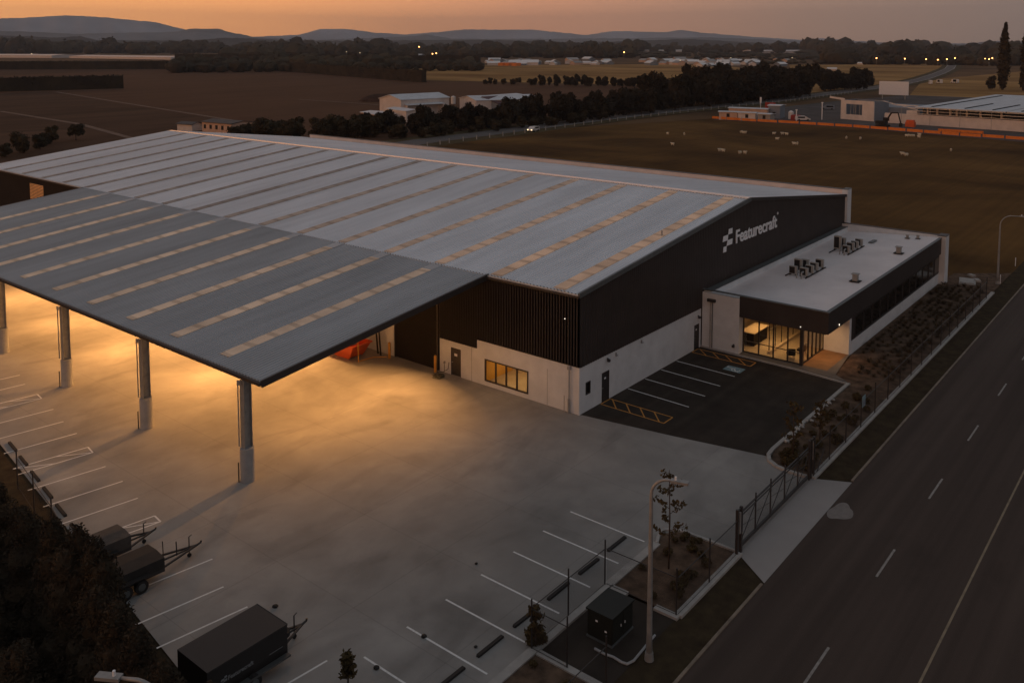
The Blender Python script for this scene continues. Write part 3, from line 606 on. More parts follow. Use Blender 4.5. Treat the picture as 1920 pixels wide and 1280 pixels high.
for i in range(12):
    x0 = 25.1+i*2.3
    w = ol(MB().box(x0, x0+2.0, -10.645, -10.605, 1.3, 1.36).box(x0, x0+2.0, -10.645, -10.605, 2.98, 3.04).box(x0, x0+.06, -10.645, -10.605, 1.36, 2.98).box(x0+1.94, x0+2.0, -10.645, -10.605, 1.36, 2.98).ob('window', 'blacksm', of))
    box('window_pane', 'glassd', w, x0+.06, x0+1.94, -10.62, -10.61, 1.36, 2.98)
ol(box('core_wall', 'white', of, 28.0, OX, -10.4, -.2, 0, 4.2))
fasc = MB().box(18.2, 18.4, -10.6, -3.46, 3.24, 4.98).box(18.2, OX, -10.78, -10.6, 3.28, 5.01); ol(fasc.ob('fascia', 'black', of))
ol(MB().box(18.14, 18.46, -10.84, -.11, 4.985, 5.05).box(18.46, OX, -10.84, -10.55, 5.015, 5.06).ob('roof_flashing', 'flash', of))
ol(box('soffit', 'blacksm', of, 18.41, 24.3, -10.59, -3.46, 3.26, 3.32))
rs = ribsheet('x', 18.42, OX, -10.56, -.75, lambda a, e, h: (a, e, 4.96+(e+10.56)/9.81*(-.62)+h), .35, .05)
k = len(rs.v); rs.v += [(18.42, -10.56, 4.88), (OX, -10.56, 4.88), (OX, -.75, 4.26), (18.42, -.75, 4.26)]; rs.f += [(k, k+3, k+2, k+1)]
M['oroof'] = mat('office_roof', (.86, .83, .83), .35, .1, .08, .3)
oroof = ol(rs.ob('roof', 'oroof', of))
ol(box('back_upstand', 'white', of, 18.5, OX, -.75, -.12, 3.9, 4.84)); ol(box('upstand_cap', 'flash', of, 18.5, OX, -.80, -.115, 4.842, 4.87))
ol(box('end_parapet', 'white', of, OX, OX+.35, -10.4, -.11, 0, 5.2)); ol(box('end_fin', 'white', of, OX-.4, OX+1.0, -11.2, -10.42, 0, 5.2))
ol(MB().box(OX-.05, OX+.4, -10.35, -.11, 5.202, 5.25).box(OX-.44, OX+1.04, -11.24, -10.36, 5.205, 5.27).ob('parapet_cap', 'blacksm', of))
ol(MB().tube([(18.13, -.9, 4.1), (18.13, -.9, .15)], .06).ob('downpipe', 'conc2', of)); ol(MB().tube([(18.13, -1.08, 4.1), (18.13, -1.08, .15)], .04).ob('downpipe', 'flash', of))
ol(box('rain_head', 'blacksm', of, 17.95, 18.19, -1.35, -.65, 4.08, 4.32)); ol(lamp_fit(18.12, -3.05, .75, -1, 0, of)); ol(box('wall_fitting', 'dark', of, 24.0, 24.09, -9.75, -9.5, 1.75, 1.87))
# entrance glazing
gl = MB(); GX = 19.0
for y in (-3.5, -4.85, -6.1, -7.3): gl.box(GX-.05, GX+.05, y-.05, y+.05, .13, 3.24)
gl.box(GX-.14, GX+.14, -8.56, -8.32, .1, 3.24); gl.box(GX-.045, GX+.045, -8.3, -3.5, .13, .2).box(GX-.045, GX+.045, -8.3, -3.5, 1.05, 1.1)
for x in (20.4, 21.3, 22.2, 23.1, 24.02): gl.box(x-.05, x+.05, -8.5, -8.38, .13, 3.24)
gl.box(19.15, 24.0, -8.48, -8.4, .13, .2)
gf = ol(gl.ob('entrance_glazing', 'blacksm', of))
for y0, y1 in ((-4.8, -3.55), (-6.05, -4.9), (-7.25, -6.15), (-8.3, -7.35)): box('glass_pane', 'glass', gf, GX-.005, GX+.005, y0, y1, .2, 3.24)
for x0, x1 in ((19.15, 20.35), (20.45, 21.25), (21.35, 22.15), (22.25, 23.05), (23.15, 23.97)): box('glass_pane', 'glass', gf, x0, x1, -8.445, -8.435, .2, 3.24)
pt = MB()                                    # inner glass partition
for x in (20.3, 21.6, 22.9, 24.2, 25.5): pt.box(x-.03, x+.03, -5.23, -5.17, .13, 3.3)
pt.box(20.3, 25.5, -5.23, -5.17, 1.9, 1.95); ol(pt.ob('inner_partition', 'blacksm', of))
ol(box('inner_kerb', 'desk', of, 19.8, 27, -5.5, -5.28, .125, .32))
dk = empty('reception_counter', (20.6, -3.4, .125), 'pale-topped dark reception counter behind the entrance glass', 'counter')
box('counter_top', 'desk', dk, -.1, 2.9, -.5, .75, 1.08, 1.14); box('counter_front', 'dark', dk, 0, 2.8, -.4, .65, 0, 1.08)
for i, (x, y) in enumerate(((19.9, -7.3), (21.4, -7.6))):
    ch = empty('lounge_chair', (x, y, .125), ('dark lounge chair just behind the entrance corner glass', 'dark lounge chair beside the side door glass')[i], 'chair', rz=.6+i)
    box('seat', 'dark', ch, -.3, .3, -.3, .3, .28, .42); box('backrest', 'dark', ch, -.34, -.24, -.3, .3, .42, .85)
    for sx, sy in ((-1, -1), (1, -1), (1, 1), (-1, 1)): box('leg', 'steel', ch, sx*.26-.02, sx*.26+.02, sy*.26-.02, sy*.26+.02, 0, .28)
area('room_light', (22.2, -4.2, 3.12), (3, 3), 95, (1, .54, .19)); area('room_light', (21, -7.4, 3.12), (1.2, 1.2), 30, (1, .54, .19))
area('porch_light', (21.6, -9.55, 3.22), (.4, .4), 36, (1, .52, .22), spread=150)
ol(box('porch_downlight', 'lampw2', of, 18.14, 18.195, -8.64, -8.59, 3.45, 3.5)); ol(box('porch_downlight', 'lampw2', of, 20.6, 20.64, -10.83, -10.785, 3.42, 3.55))
# air-conditioning units and vents standing on the office roof
zr = lambda y: 5.0+(y+10.56)/9.81*(-.62)
un = empty('condenser_unit', (0, 0, 0), 'x', 'air conditioner', group='air-conditioning units on the office roof')
box('casing', 'ac', un, -.42, .42, -.18, .18, .12, .95); box('fan_grille', 'dark', un, -.38, .2, -.2, -.181, .2, .88)
box('fan_grille', 'dark', un, -.428, -.421, -.14, .14, .2, .88)
for s in (-1, 1): box('foot', 'dark', un, s*.34-.05, s*.34+.05, -.24, .24, 0, .12)
ULAB = ['near row, nearest the entrance', 'near row, second from the entrance', 'near row, third from the entrance', 'near row, farthest from the entrance', 'back row, nearest the entrance', 'back row, middle', 'back row, farthest from the entrance']
first = True
for gname, gx, gy, tall in (('nearer', 28.6, -4.95, .0), ('farther', 40.0, -4.9, .25)):
    spots = [(0, 0, 1), (1.25, -.05, 1), (2.5, 0, 1), (3.9, 0, 1.05), (.3, 1.1, 1.0), (1.6, 1.15, 1.5), (3.1, 1.1, 1.1)]
    if tall: spots = [(0, 0, 1), (1.3, 0, 1.1), (2.6, 0, 1), (3.9, 0, 1), (1.0, 1.2, 1.9), (2.3, 1.2, 1.4)]
    for i, (dx, dy, h) in enumerate(spots):
        lab = 'grey air conditioner in the %s roof cluster, %s' % (gname, ULAB[i] if len(spots) == 7 or i < 4 else ('back row, tall one nearest the entrance', 'back row, shorter one')[i-4])
        u = un if first else dup(un); first = False
        u.location = (gx+dx, gy+dy, zr(gy+dy)+.06); u.rotation_euler[2] = -PI/2; u['label'] = lab; u.scale = (.85, .85, h*.85)
    fr = MB().bar((gx-.6, gy-.35, zr(gy)+.06), (gx+4.5, gy-.35, zr(gy)+.06), .08).bar((gx-.6, gy+1.5, zr(gy)+.02), (gx+4.5, gy+1.5, zr(gy)+.02), .08)
    tag(fr.ob('plant_rail', 'dark'), 'dark rail frame under the %s cluster of air conditioners' % gname, 'frame', 'plant rails on the office roof')
    pp = MB().tube([(gx-.9, gy-.1, zr(gy)+.05), (gx-.9, gy-.1, zr(gy)+.6), (gx-.5, gy-.1, zr(gy)+.6)], .07).tube([(gx-.9, gy+.35, zr(gy)+.05), (gx-.9, gy+.35, zr(gy)+.5), (gx-.5, gy+.3, zr(gy)+.5)], .06)
    tag(pp.ob('gooseneck_pipe', 'steel'), 'bent pipes rising beside the %s cluster of air conditioners' % gname, 'pipe', 'pipes on the office roof')
for i, (x, y, k) in enumerate(((28.9, -9.4, 1), (42.2, -9.3, 1), (50.4, -7.9, .55), (50.6, -8.9, .55))):
    t = empty('roof_vent', (x, y, zr(y)+.03), ('large louvred roof vent nearest the entrance', 'large louvred roof vent halfway along the office roof', 'small vent at the far end of the office roof, inner one', 'small vent at the far end of the office roof, near its outer edge')[i], 'vent', group='vents on the office roof')
    t.scale = (k, k, k); box('skirt', 'dark', t, -.42, .42, -.42, .42, 0, .06); v = MB().box(-.2, .2, -.2, .2, .06, .62)
    for q in range(4): v.box(-.24, .24, -.24, .24, .15+q*.13, .18+q*.13)
    v.ob('vent_shaft', 'ac', t); box('vent_cap', 'ac', t, -.3, .3, -.3, .3, .64, .70)
tag(MB().box(46.2, 47.8, -5.55, -5.25, zr(-5.4)+.05, zr(-5.4)+.14).box(46.2, 47.8, -5.20, -5.1, zr(-5.1)+.05, zr(-5.1)+.12).ob('roof_tray', 'flash'), 'flat grey tray lying on the far part of the office roof', 'tray')
# ================================================================== THINGS IN THE YARD
# wheel stops
ws = MB(); n = len(ws.v)
prof = [(-.09, 0), (-.075, .10), (.075, .10), (.09, 0)]
for x in (-.84, -.8, .8, .84):
    ws.v += [(x, py*(1 if abs(x) < .82 else .8), pz*(1 if abs(x) < .82 else .6)) for py, pz in prof]
for i in range(3):
    for j in range(3): ws.f.append((n+i*4+j, n+i*4+j+1, n+(i+1)*4+j+1, n+(i+1)*4+j))
ws.f += [(3, 2, 1, 0), (12, 13, 14, 15)]
wsm = ws.me('wheel_stop'); wsm.materials.append(M['rubber'])
ORD = ['first', 'second', 'third', 'fourth', 'fifth', 'sixth', 'seventh', 'eighth', 'ninth', 'tenth']
for i, x in enumerate((-11.9, -14.45, -17.0, -19.5, -21.95, -24.45)):
    o = obj('wheel_stop', wsm, None, None, (x, -10.75, 0), random.uniform(-.02, .02))
    tag(o, 'black rubber wheel stop in the bays along the street fence, %s counting from the gate' % ORD[i], 'wheel stop', 'wheel stops in the parking bays')
for i, y in enumerate((12.2, 14.85, 17.4, 20.0, 22.6, 25.2)):
    o = obj('wheel_stop', wsm, None, None, (-28.9+.156*(y-12), y, 0), PI/2-.14)
    tag(o, 'black rubber wheel stop in the bays beside the conifer hedge, %s beyond the covered trailers' % ORD[i], 'wheel stop', 'wheel stops in the parking bays')
# bollards, hose, skip bin, rubbish by the roller door
for i, (x, y) in enumerate(((-.45, 13.25), (-.6, 18.3))):
    o = MB().tube([(0, 0, 0), (0, 0, 1.3), (0, 0, 1.36)], [.11, .11, .05], 14).ob('bollard', 'yellow', None, (x, y, 0), True)
    tag(o, ('yellow bollard at the near side of the roller door, beside the coiled hose', 'yellow bollard at the far side of the roller door, near the orange skip')[i], 'bollard', 'yellow bollards guarding the roller door')
hz_ = []
for i in range(90):
    t = i*.33; r = .34+.10*math.sin(i*.21)+.05*math.sin(i*1.7); hz_.append((r*math.cos(t), r*math.sin(t)*1.1, .03+.0022*i))
hz_ += [(.35, .5, .2), (.75, .25, .15), (.95, -.1, .4), (1.0, -.15, .95)]
tag(MB().tube(hz_, .022, 6).ob('garden_hose', mat('hose_green', (.05, .05, .02), .6), None, (-1.05, 12.3, 0), True), 'dark coiled hose on the concrete between the near bollard and the door', 'hose')
tag(MB().tube([(0, 0, 0), (0, 0, 1.0)], .035).box(-.08, .08, -.05, .05, .85, 1.0).ob('standpipe', 'steel', None, (-.25, 11.55+.9, 0)), 'thin grey standpipe by the wall beside the hose', 'pipe')
sk = empty('skip_bin', (-2.1, 21.6, 0), 'orange skip bin under the canopy heaped with rubbish bags', 'skip bin')
b = MB(); P0 = [(-.75, -1.0), (.75, -1.0), (.75, 1.0), (-.75, 1.0)]; P1 = [(-1.0, -1.7), (1.0, -1.7), (1.0, 1.7), (-1.0, 1.7)]
b.v += [(x, y, .12) for x, y in P0]+[(x, y, 1.25) for x, y in P1]+[(x*.94, y*.95, 1.25) for x, y in P1]+[(x*.9, y*.9, .2) for x, y in P0]
b.f += [(3, 2, 1, 0), (12, 13, 14, 15)]+[(i, (i+1) % 4, 4+(i+1) % 4, 4+i) for i in range(4)]+[(4+i, 4+(i+1) % 4, 8+(i+1) % 4, 8+i) for i in range(4)]+[(8+i, 8+(i+1) % 4, 12+(i+1) % 4, 12+i) for i in range(4)]
b.ob('skip_body', 'orange', sk); rl = MB()
for s in (-1, 1): rl.bar((-1.04, s*1.74, 1.22), (1.04, s*1.74, 1.22), .08).bar((s*1.04, -1.74, 1.22), (s*1.04, 1.74, 1.22), .08).box(s*.7-.06, s*.7+.06, -.9, .9, 0, .12)
rl.ob('rim', 'orange', sk)
for i, (x, y, r, m) in enumerate(((-.2, -.7, .5, 'conc2'), (.3, .1, .55, 'dark'), (-.3, .8, .5, 'orange'))):
    bm = bmesh.new(); bmesh.ops.create_icosphere(bm, subdivisions=3, radius=r)
    for v in bm.verts: v.co *= 1+random.uniform(-.08, .08); v.co.z *= .7
    me = bpy.data.meshes.new('rubbish_bag'); bm.to_mesh(me); bm.free(); o = obj('rubbish_bag', me, m, None, (-2.1+x, 21.6+y, 1.35))
    tag(o, ('pale rubbish sack on the near end of the orange skip', 'dark rubbish sack in the middle of the orange skip', 'orange tarpaulin bundle at the far end of the skip')[i], 'rubbish')
fr = MB().tube([(0, 0, 0), (0, 0, 1.95)], .04).tube([(0, .0, .06), (1.4, -.2, .06), (2.2, -1.0, .06)], .035).ob('tube_frame', 'yellow', None, (-2.8, 19.6, 0))
tag(fr, 'upright tube frame with floor rail standing in front of the orange skip', 'frame')
tag(MB().bar((0, 0, 0), (.1, .35, 2.6), .05, .2).bar((.15, .5, 0), (.2, .8, 2.4), .05, .2).ob('leaning_boards', 'dark', None, (-.55, 19.4, 0)), 'two dark boards leaning on the pale wall by the skip', 'board')
# fence along the street
HF = 1.85
def fence(pts, name_label, top=2.3, skip0=False):
    f = empty('mesh_fence', (pts[0][0], pts[0][1], 0), name_label, 'fence', group='runs of dark mesh fence')
    O = Vector((pts[0][0], pts[0][1], 0)); r = MB(); r2 = MB(); pn = MB()
    for i, p in enumerate(pts):
        if not (skip0 and i == 0): MB().tube([(p[0]-O.x, p[1]-O.y, 0), (p[0]-O.x, p[1]-O.y, top)], .038, 6).ob('fence_post', 'blacksm', f)
        if i:
            q = pts[i-1]; a = Vector((q[0]-O.x, q[1]-O.y, 0)); c = Vector((p[0]-O.x, p[1]-O.y, 0)); r.tube([a+Vector((0, 0, HF)), c+Vector((0, 0, HF))], .022, 6); r2.tube([a+Vector((0, 0, .12)), c+Vector((0, 0, .12))], .012, 5)
            d = (c-a).normalized(); nn = Vector((-d.y, d.x, 0))*.03; k = len(pn.v)
            pn.v += [tuple(a+nn+Vector((0, 0, .1))), tuple(c+nn+Vector((0, 0, .1))), tuple(c+nn+Vector((0, 0, HF))), tuple(a+nn+Vector((0, 0, HF)))]; pn.f.append((k, k+1, k+2, k+3))
    r.ob('top_rail', 'blacksm', f); r2.ob('bottom_wire', 'blacksm', f); pn.ob('mesh_panel', 'mesh', f); return f
fence([(-34, -16), (-31, -16), (-27.7, -16), (-24.4, -16), (-21, -16)], 'mesh fence run in the foreground bed at the bottom of the yard')
fence([(-21, -14.1), (-21, -12.25)], 'short mesh fence run between the foreground bed and the utility pad')
fence([(-20.95, -12.2), (-18.25, -12.2), (-15.25, -12.2)], 'mesh fence run behind the utility cabinet, in front of the wheel stops', skip0=True)
fence([(-15.2, -12.25), (-15.15, -15.95)], 'short mesh fence run between the utility pad and the gate bed', skip0=True)
fence([(-15.1, -16), (-12.0, -16), (-8.95, -16)], 'mesh fence run beside the leafy bed, next to the sliding gate', skip0=True)
fence([(1.5, -16)]+[(4.2+2.98*i, -16) for i in range(16)], 'long mesh fence run along the street in front of the office garden')
fence([(-30.9, 8.2), (-30.1, 12.1), (-29.5, 15.7), (-28.9, 19.3)], 'mesh fence run between the hedge and the left-hand wheel stops')
# sliding gate
gt = empty('sliding_gate', (-8.4, -15.86, 0), 'black sliding gate of cross-braced frame across the driveway', 'gate')
g = MB().box(0, 9.8, -.05, .05, .10, .28); g.ob('bottom_rail', 'blacksm', gt)
g = MB().bar((0, 0, 1.95), (9.8, 0, 1.95), .07).bar((0, 0, 1.75), (9.8, 0, 1.75), .05); g.ob('top_rail', 'blacksm', gt)
XS = [0.03, 1.95, 3.9, 5.85, 7.8, 9.77]
g = MB()
for i in range(5):
    a, c = XS[i], XS[i+1]; g.bar((a, 0, .28), (c, 0, 1.73), .035); 
    g.bar((a, .02, 1.2), (c, .02, .9), .02)
g.ob('brace', 'blacksm', gt)
for x in XS: MB().box(x-.03, x+.03, -.03, .03, .29, 2.25 if x not in (XS[0], XS[-1]) else 2.0).ob('upright', 'blacksm', gt)
pn = MB(); pn.v += [(0, .035, .28), (9.8, .035, .28), (9.8, .035, 1.9), (0, .035, 1.9)]; pn.f.append((0, 1, 2, 3)); pn.ob('mesh_panel', 'mesh', gt)
MB().tube([(0, 0, .05), (9.8, 0, .05)], .03, 6).ob('guide_track', 'steel', gt)
def gpost(loc, label, n2):
    gp = empty('gate_post', (*loc, 0), label, 'gate post', group='gate posts')
    box('post', 'blacksm', gp, -.07, .07, -.07, .07, 0, 2.4)
    for k in range(n2): box('post', 'blacksm', gp, -.45-.25*k-.06, -.45-.25*k+.06, -.07, .07, 0, 2.4)
    MB().bar((-.45-.25*(n2-1), 0, 2.33), (0, 0, 2.33), .06).bar((-.45, 0, 1.3), (0, 0, 1.3), .05).ob('cross_bar', 'blacksm', gp)
    box('roller_guide', 'steel', gp, -.3, -.18, -.09, .09, 1.1, 2.2); return gp
gpost((-8.5, -15.98), 'pair of black posts carrying the near end of the sliding gate', 1)
gpost((1.75, -15.9), 'cluster of black posts at the far end of the sliding gate', 2)
tag(MB().bar((-.3, 0, 0), (1.2, .1, 1.0), .05).ob('stay_bar', 'blacksm', None, (2.3, -16.0, 0)), 'low slanting stay bar at the foot of the far gate posts', 'stay bar')
sg = empty('street_sign', (10.2, -16.12, 0), 'small pale square sign fixed on the fence of the office garden', 'sign')
box('sign_plate', 'bline', sg, -.32, .32, -.02, .0, 1.55, 2.3)
box('sign_panel', 'blue', sg, -.26, .26, -.026, -.021, 1.62, 2.0)
# street lamps
def streetlamp(x, y, H, ang, label, R=1.3, arm=1.4, r0_=.12):
    t = empty('street_lamp', (x, y, 0), label, 'street lamp', rz=ang, group='curved grey street lamps')
    pts = [(0, 0, 0), (0, 0, 1.2), (0, 0, H-R)]
    for i in range(1, 9):
        a = i/8*math.radians(82); pts.append((R*(1-math.cos(a)), 0, H-R+R*math.sin(a)))
    e = pts[-1]; pts.append((e[0]+arm, 0, e[2]+arm*.02)); e2 = pts[-1]
    rs = [r0_*1.25, r0_, .075]+[.06]*8+[.045]
    MB().tube(pts, rs, 10).ob('lamp_pole', 'steel', t, smooth=True)
    MB().tube([(0, 0, 0), (0, 0, .35)], [.2, .17], 12).ob('pole_base', 'steel', t)
    h = MB().box(e2[0]-.1, e2[0]+.62, -.13, .13, e2[2]-.05, e2[2]+.05).ob('lamp_head', 'steel', t)
    MB().tube([(e2[0]+.1, 0, e2[2]+.05), (e2[0]+.1, 0, e2[2]+.2)], .045, 8).ob('light_sensor', 'sign', h)
    box('lamp_lens', 'glassd', h, e2[0]+.15, e2[0]+.58, -.1, .1, e2[2]-.065, e2[2]-.051); return t
streetlamp(-18.36, -16.43, 7.95, math.radians(-72), 'unlit curved street lamp standing tall beside the utility pad in the foreground', .75, .25)
streetlamp(56.0, -15.7, 7.5, math.radians(-75), 'unlit curved street lamp beyond the far end of the office', 1.1, .9)
streetlamp(-37.3, -11.9, 8.0, math.radians(122), 'curved lamp arm rising over the hedge at the bottom left corner', .9, .6)
for i, (x, y) in enumerate(((56.3, -15.9), (66, -15.7))):
    tag(MB().box(-.05, .05, -.03, .03, 0, 1.0).box(-.055, .055, -.035, .035, .75, .9).ob('marker_post', 'sign', None, (x, y, 0)), ('short pale marker post at the foot of the farther street lamp', 'short pale marker post in the verge past the farther street lamp')[i], 'marker post', 'marker posts in the verge')
# utility cabinet on its pad
uc = empty('utility_cabinet', (-17.9, -14.2, 0), 'dark green utility cabinet on the asphalt pad behind the street lamp', 'utility cabinet', rz=0)
M['green'] = mat('cabinet_green', (.013, .014, .010), .6, 0, .1, 2)
box('cabinet_body', 'green', uc, -1.1, 1.1, -.8, .8, .12, 1.7); box('cabinet_lid', 'green', uc, -1.18, 1.18, -.88, .88, 1.7, 1.8); box('plinth', 'flash', uc, -1.15, 1.15, -.85, .85, 0, .12)
uc.scale = (.76, .78, .74)
for x in (-.56, .56): d = box('door', 'green', uc, x-.5, x+.5, -.83, -.80, .25, 1.6); box('handle', 'sign', d, x+.35*(-1 if x > 0 else 1)-.02, x+.35*(-1 if x > 0 else 1)+.02, -.86, -.831, .85, 1.0)
for y, z in ((.2, 1.2), (-.4, .8)): box('warning_plate', 'sign', uc, -1.112, -1.101, y-.07, y+.07, z-.05, z+.05)
pts = [G(1115, 1217), G(1133, 1227), G(1150, 1233), G(1166, 1243), G(1176, 1246), G(1188, 1240), G(1210, 1213), G(1228, 1192)]
tag(MB().tube([(p.x, p.y, .05) for p in pts], .055, 6).ob('pad_edging', 'post'), 'pale curved edging strip around the utility pad', 'edging')
# stones/leaves lying on the yard
for i, (u, v) in enumerate(((516, 1137), (795, 1193), (706, 1252), (893, 1057), (892, 1213))):
    p = G(u, v); bm = bmesh.new(); bmesh.ops.create_icosphere(bm, subdivisions=2, radius=.13 if i < 3 else .08)
    for w_ in bm.verts: w_.co *= random.uniform(.85, 1.15); w_.co.z *= .5
    me = bpy.data.meshes.new('clump'); bm.to_mesh(me); bm.free()
    tag(obj('clump', me, 'dark', None, (p.x, p.y, .04)), ('dark clump lying just beyond the black box trailer', 'dark clump lying on the second bay line from the bottom', 'dark clump lying by the lowest bay line', 'small dark clump lying in the open yard above the bay lines', 'small dark clump lying near the fifth wheel stop')[i], 'debris', 'debris on the concrete')
# ------------------------------------------------------------------ trailers
def wheel(parent, x, y, r=.32, w=.2):
    t = MB().tube([(x, y-w/2, r), (x, y+w/2, r)], r, 20).ob('wheel', 'rubber', parent)
    MB().tube([(x, y-w/2-.012, r), (x, y+w/2+.012, r)], r*.55, 12).ob('rim', 'flash', t)
def drawbar(t, x0, yc, x1, z=.5):
    MB().bar((x0, yc-.6, z), (x1, yc, z), .08).bar((x0, yc+.6, z), (x1, yc, z), .08).bar((x0, yc, z), (x1+.05, yc, z), .07).ob('drawbar', 'blacksm', t)
    MB().tube([(x1-.05, yc, z), (x1+.22, yc, z+.05), (x1+.25, yc, z+.14)], .05, 8).ob('coupling', 'blacksm', t)
    jw = MB().tube([(x1-.35, yc+.1, .1), (x1-.35, yc+.1, 1.05)], .03, 8).tube([(x1-.35, yc+.1, 1.05), (x1-.2, yc+.1, 1.1)], .02, 6).ob('jockey_stand', 'blacksm', t)
    MB().tube([(x1-.35, yc+.06, .1), (x1-.35, yc+.14, .1)], .1, 12).ob('jockey_wheel', 'rubber', jw)
t1 = empty('covered_trailer', (-30.2, 7.2, 0), 'dusty covered trailer farther from the camera, beside the hatched bay', 'trailer', rz=.0, group='two covered trailers by the hedge')
def ctrailer(t, L_, Wd, H, m):
    box('tray', 'blacksm', t, -L_/2, L_/2, -Wd/2, Wd/2, .45, .62)
    b = MB(); k = 0
    b.v += [(x, y, z) for x in (-L_/2, L_/2) for y, z in ((-Wd/2, .62), (-Wd/2, H-.04), (-.05, H+.03), (Wd/2, H-.04), (Wd/2, .62))]
    b.f += [(i, (i+1) % 5, 5+(i+1) % 5, 5+i) for i in range(5)]+[(4, 3, 2, 1, 0), (5, 6, 7, 8, 9)]; b.ob('cover', m, t)
    for s in (-1, 1):
        for x in (-.38, .36): wheel(t, x, s*(Wd/2+.14))
        box('mudguard', 'blacksm', t, -.8, .78, s*(Wd/2+.14)-.13, s*(Wd/2+.14)+.13, .70, .76)
ctrailer(t1, 3.0, 1.55, 1.25, 'dust'); drawbar(t1, 1.5, 0, 2.9)
t1.location = (-29.75, 8.3, 0); t1.rotation_euler[2] = -.05
t2 = empty('covered_trailer', (-30.2, 4.9, 0), 'dark covered trailer nearer the camera with twin-handled drawbar', 'trailer', rz=-.05, group='two covered trailers by the hedge')
t2.location = (-29.75, 5.4, 0); ctrailer(t2, 3.2, 1.7, 1.18, 'dust2'); drawbar(t2, 1.6, 0, 3.7)
MB().tube([(2.6, -.1, .5), (2.5, -.25, 1.3)], .03, 6).tube([(2.1, .3, .5), (2.15, .45, 1.2)], .025, 6).ob('handle', 'blacksm', t2)
t3 = empty('box_trailer', (-29.95, -3.9, 0), 'long black enclosed box trailer with small white company lettering on its side', 'trailer')
bx = MB(); Lh, Wh = 1.85, 1.05
bx.v += [(x, y, z) for x in (-Lh, Lh) for y, z in ((-Wh, .55), (-Wh, 1.8), (Wh, 1.8), (Wh, .55))]; bx.v += [(Lh+.0, 0, 1.8), (Lh+.16, 0, .55), (Lh+.05, -.0, 2.2)]
bx.f += [(0, 1, 2, 3)[::-1], (4, 5, 6, 7), (0, 4, 5, 1)[::-1], (3, 2, 6, 7), (1, 5, 6, 2)[::-1], (0, 3, 7, 4)]
bx.ob('box_body', 'blackbox', t3)
MB().box(-Lh-.01, Lh+.01, -Wh-.015, -Wh-.003, 1.74, 1.81).box(Lh+.003, Lh+.02, -Wh, Wh, 1.74, 1.81).ob('trim', 'blacksm', t3)
box('skirt', mat('checker_plate', (.12, .12, .115), .5, .3), t3, -.6, Lh-.02, -Wh-.25, -Wh-.02, .52, .6)
for s in (-1, 1):
    for x in (-.7, .1): wheel(t3, x, s*(Wh+.13), .33)
    if s > 0: box('mudguard', 'blacksm', t3, -1.1, .5, s*(Wh+.14)-.14, s*(Wh+.14)+.14, .72, .78)
drawbar(t3, Lh, 0, 3.4); MB().tube([(Lh+.5, 0, .58), (Lh+.5, 0, .74)], .33, 18).ob('spare_wheel', 'rubber', t3)
obj('lettering', text_mesh('Featurecraft', 1.15, .17, .004), 'signt', t3, (-.95, -Wh-.006, 1.0)); obj('emblem', logo_mesh(0, 0, .14), 'signt', t3, (-1.28, -Wh-.003, .97))
MB().box(.95, 1.6, -Wh-.012, -Wh-.001, .95, .965).ob('pinstripe', 'signt', t3)
# ================================================================== PLANTS
def cards(pts, size, aspect=.6, droop=0.):
    n = len(pts); d = rng.normal(size=(n, 3)); d[:, 2] *= (1-droop); d /= np.linalg.norm(d, axis=1)[:, None]
    e = rng.normal(size=(n, 3)); e -= (e*d).sum(1)[:, None]*d; e /= np.linalg.norm(e, axis=1)[:, None]
    s = (size*rng.uniform(.6, 1.3, n))[:, None]; a = d*s; b_ = e*s*aspect
    v = np.stack([pts-a, pts-b_*.9+a*.1, pts+a, pts+b_*.9+a*.1], 1).reshape(-1, 3); f = np.arange(4*n).reshape(-1, 4); return v, f
def np_mesh(name, parts, m):
    vs, fs, off = [], [], 0
    for v, f in parts: vs.append(v); fs += [tuple(int(i)+off for i in q) for q in f]; off += len(v)
    me = bpy.data.meshes.new(name); me.from_pydata(np.concatenate(vs).tolist(), [], fs); me.update(); me.materials.append(M[m]); return me
def blob(c, r, seg=6):
    bm = bmesh.new(); bmesh.ops.create_icosphere(bm, subdivisions=2, radius=1)
    v = np.array([[x for x in w_.co] for w_ in bm.verts]); v *= rng.uniform(.85, 1.1, (len(v), 1)); v = v*np.array(r)+np.array(c); f = [tuple(x.index for x in q.verts) for q in bm.faces]; bm.free(); return v, f
def shell(c, r, n):
    d = rng.normal(size=(n, 3)); d /= np.linalg.norm(d, axis=1)[:, None]; k = rng.uniform(.55, 1.08, (n, 1)); return np.array(c)+d*k*np.array(r)
def crown(name, lobes, per, size, m, core=.72, asp=.6):
    parts = []
    for c, r in lobes:
        parts.append(cards(shell(c, r, per), size, asp))
        if core: parts.append(blob(c, [q*core for q in r]))
    return np_mesh(name, parts, m)
def trunk_mesh(h, r, limbs=4, spread=1.2):
    b = MB().tube([(0, 0, 0), (.05, 0, h*.5), (0, .04, h)], [r, r*.75, r*.35], 7)
    for i in range(limbs):
        a = i*2.4+.5; z = h*(.45+.12*i/max(1, limbs)); b.tube([(0, 0, z), (spread*.5*math.cos(a), spread*.5*math.sin(a), z+spread*.5), (spread*math.cos(a), spread*math.sin(a), z+spread*.9)], [r*.4, r*.25, r*.1], 5)
    m = b.me('trunk', True); m.materials.append(M['bark']); return m
TREES = {}
def tree_kind(key, builder, n=3):
    TREES[key] = [builder() for _ in range(n)]
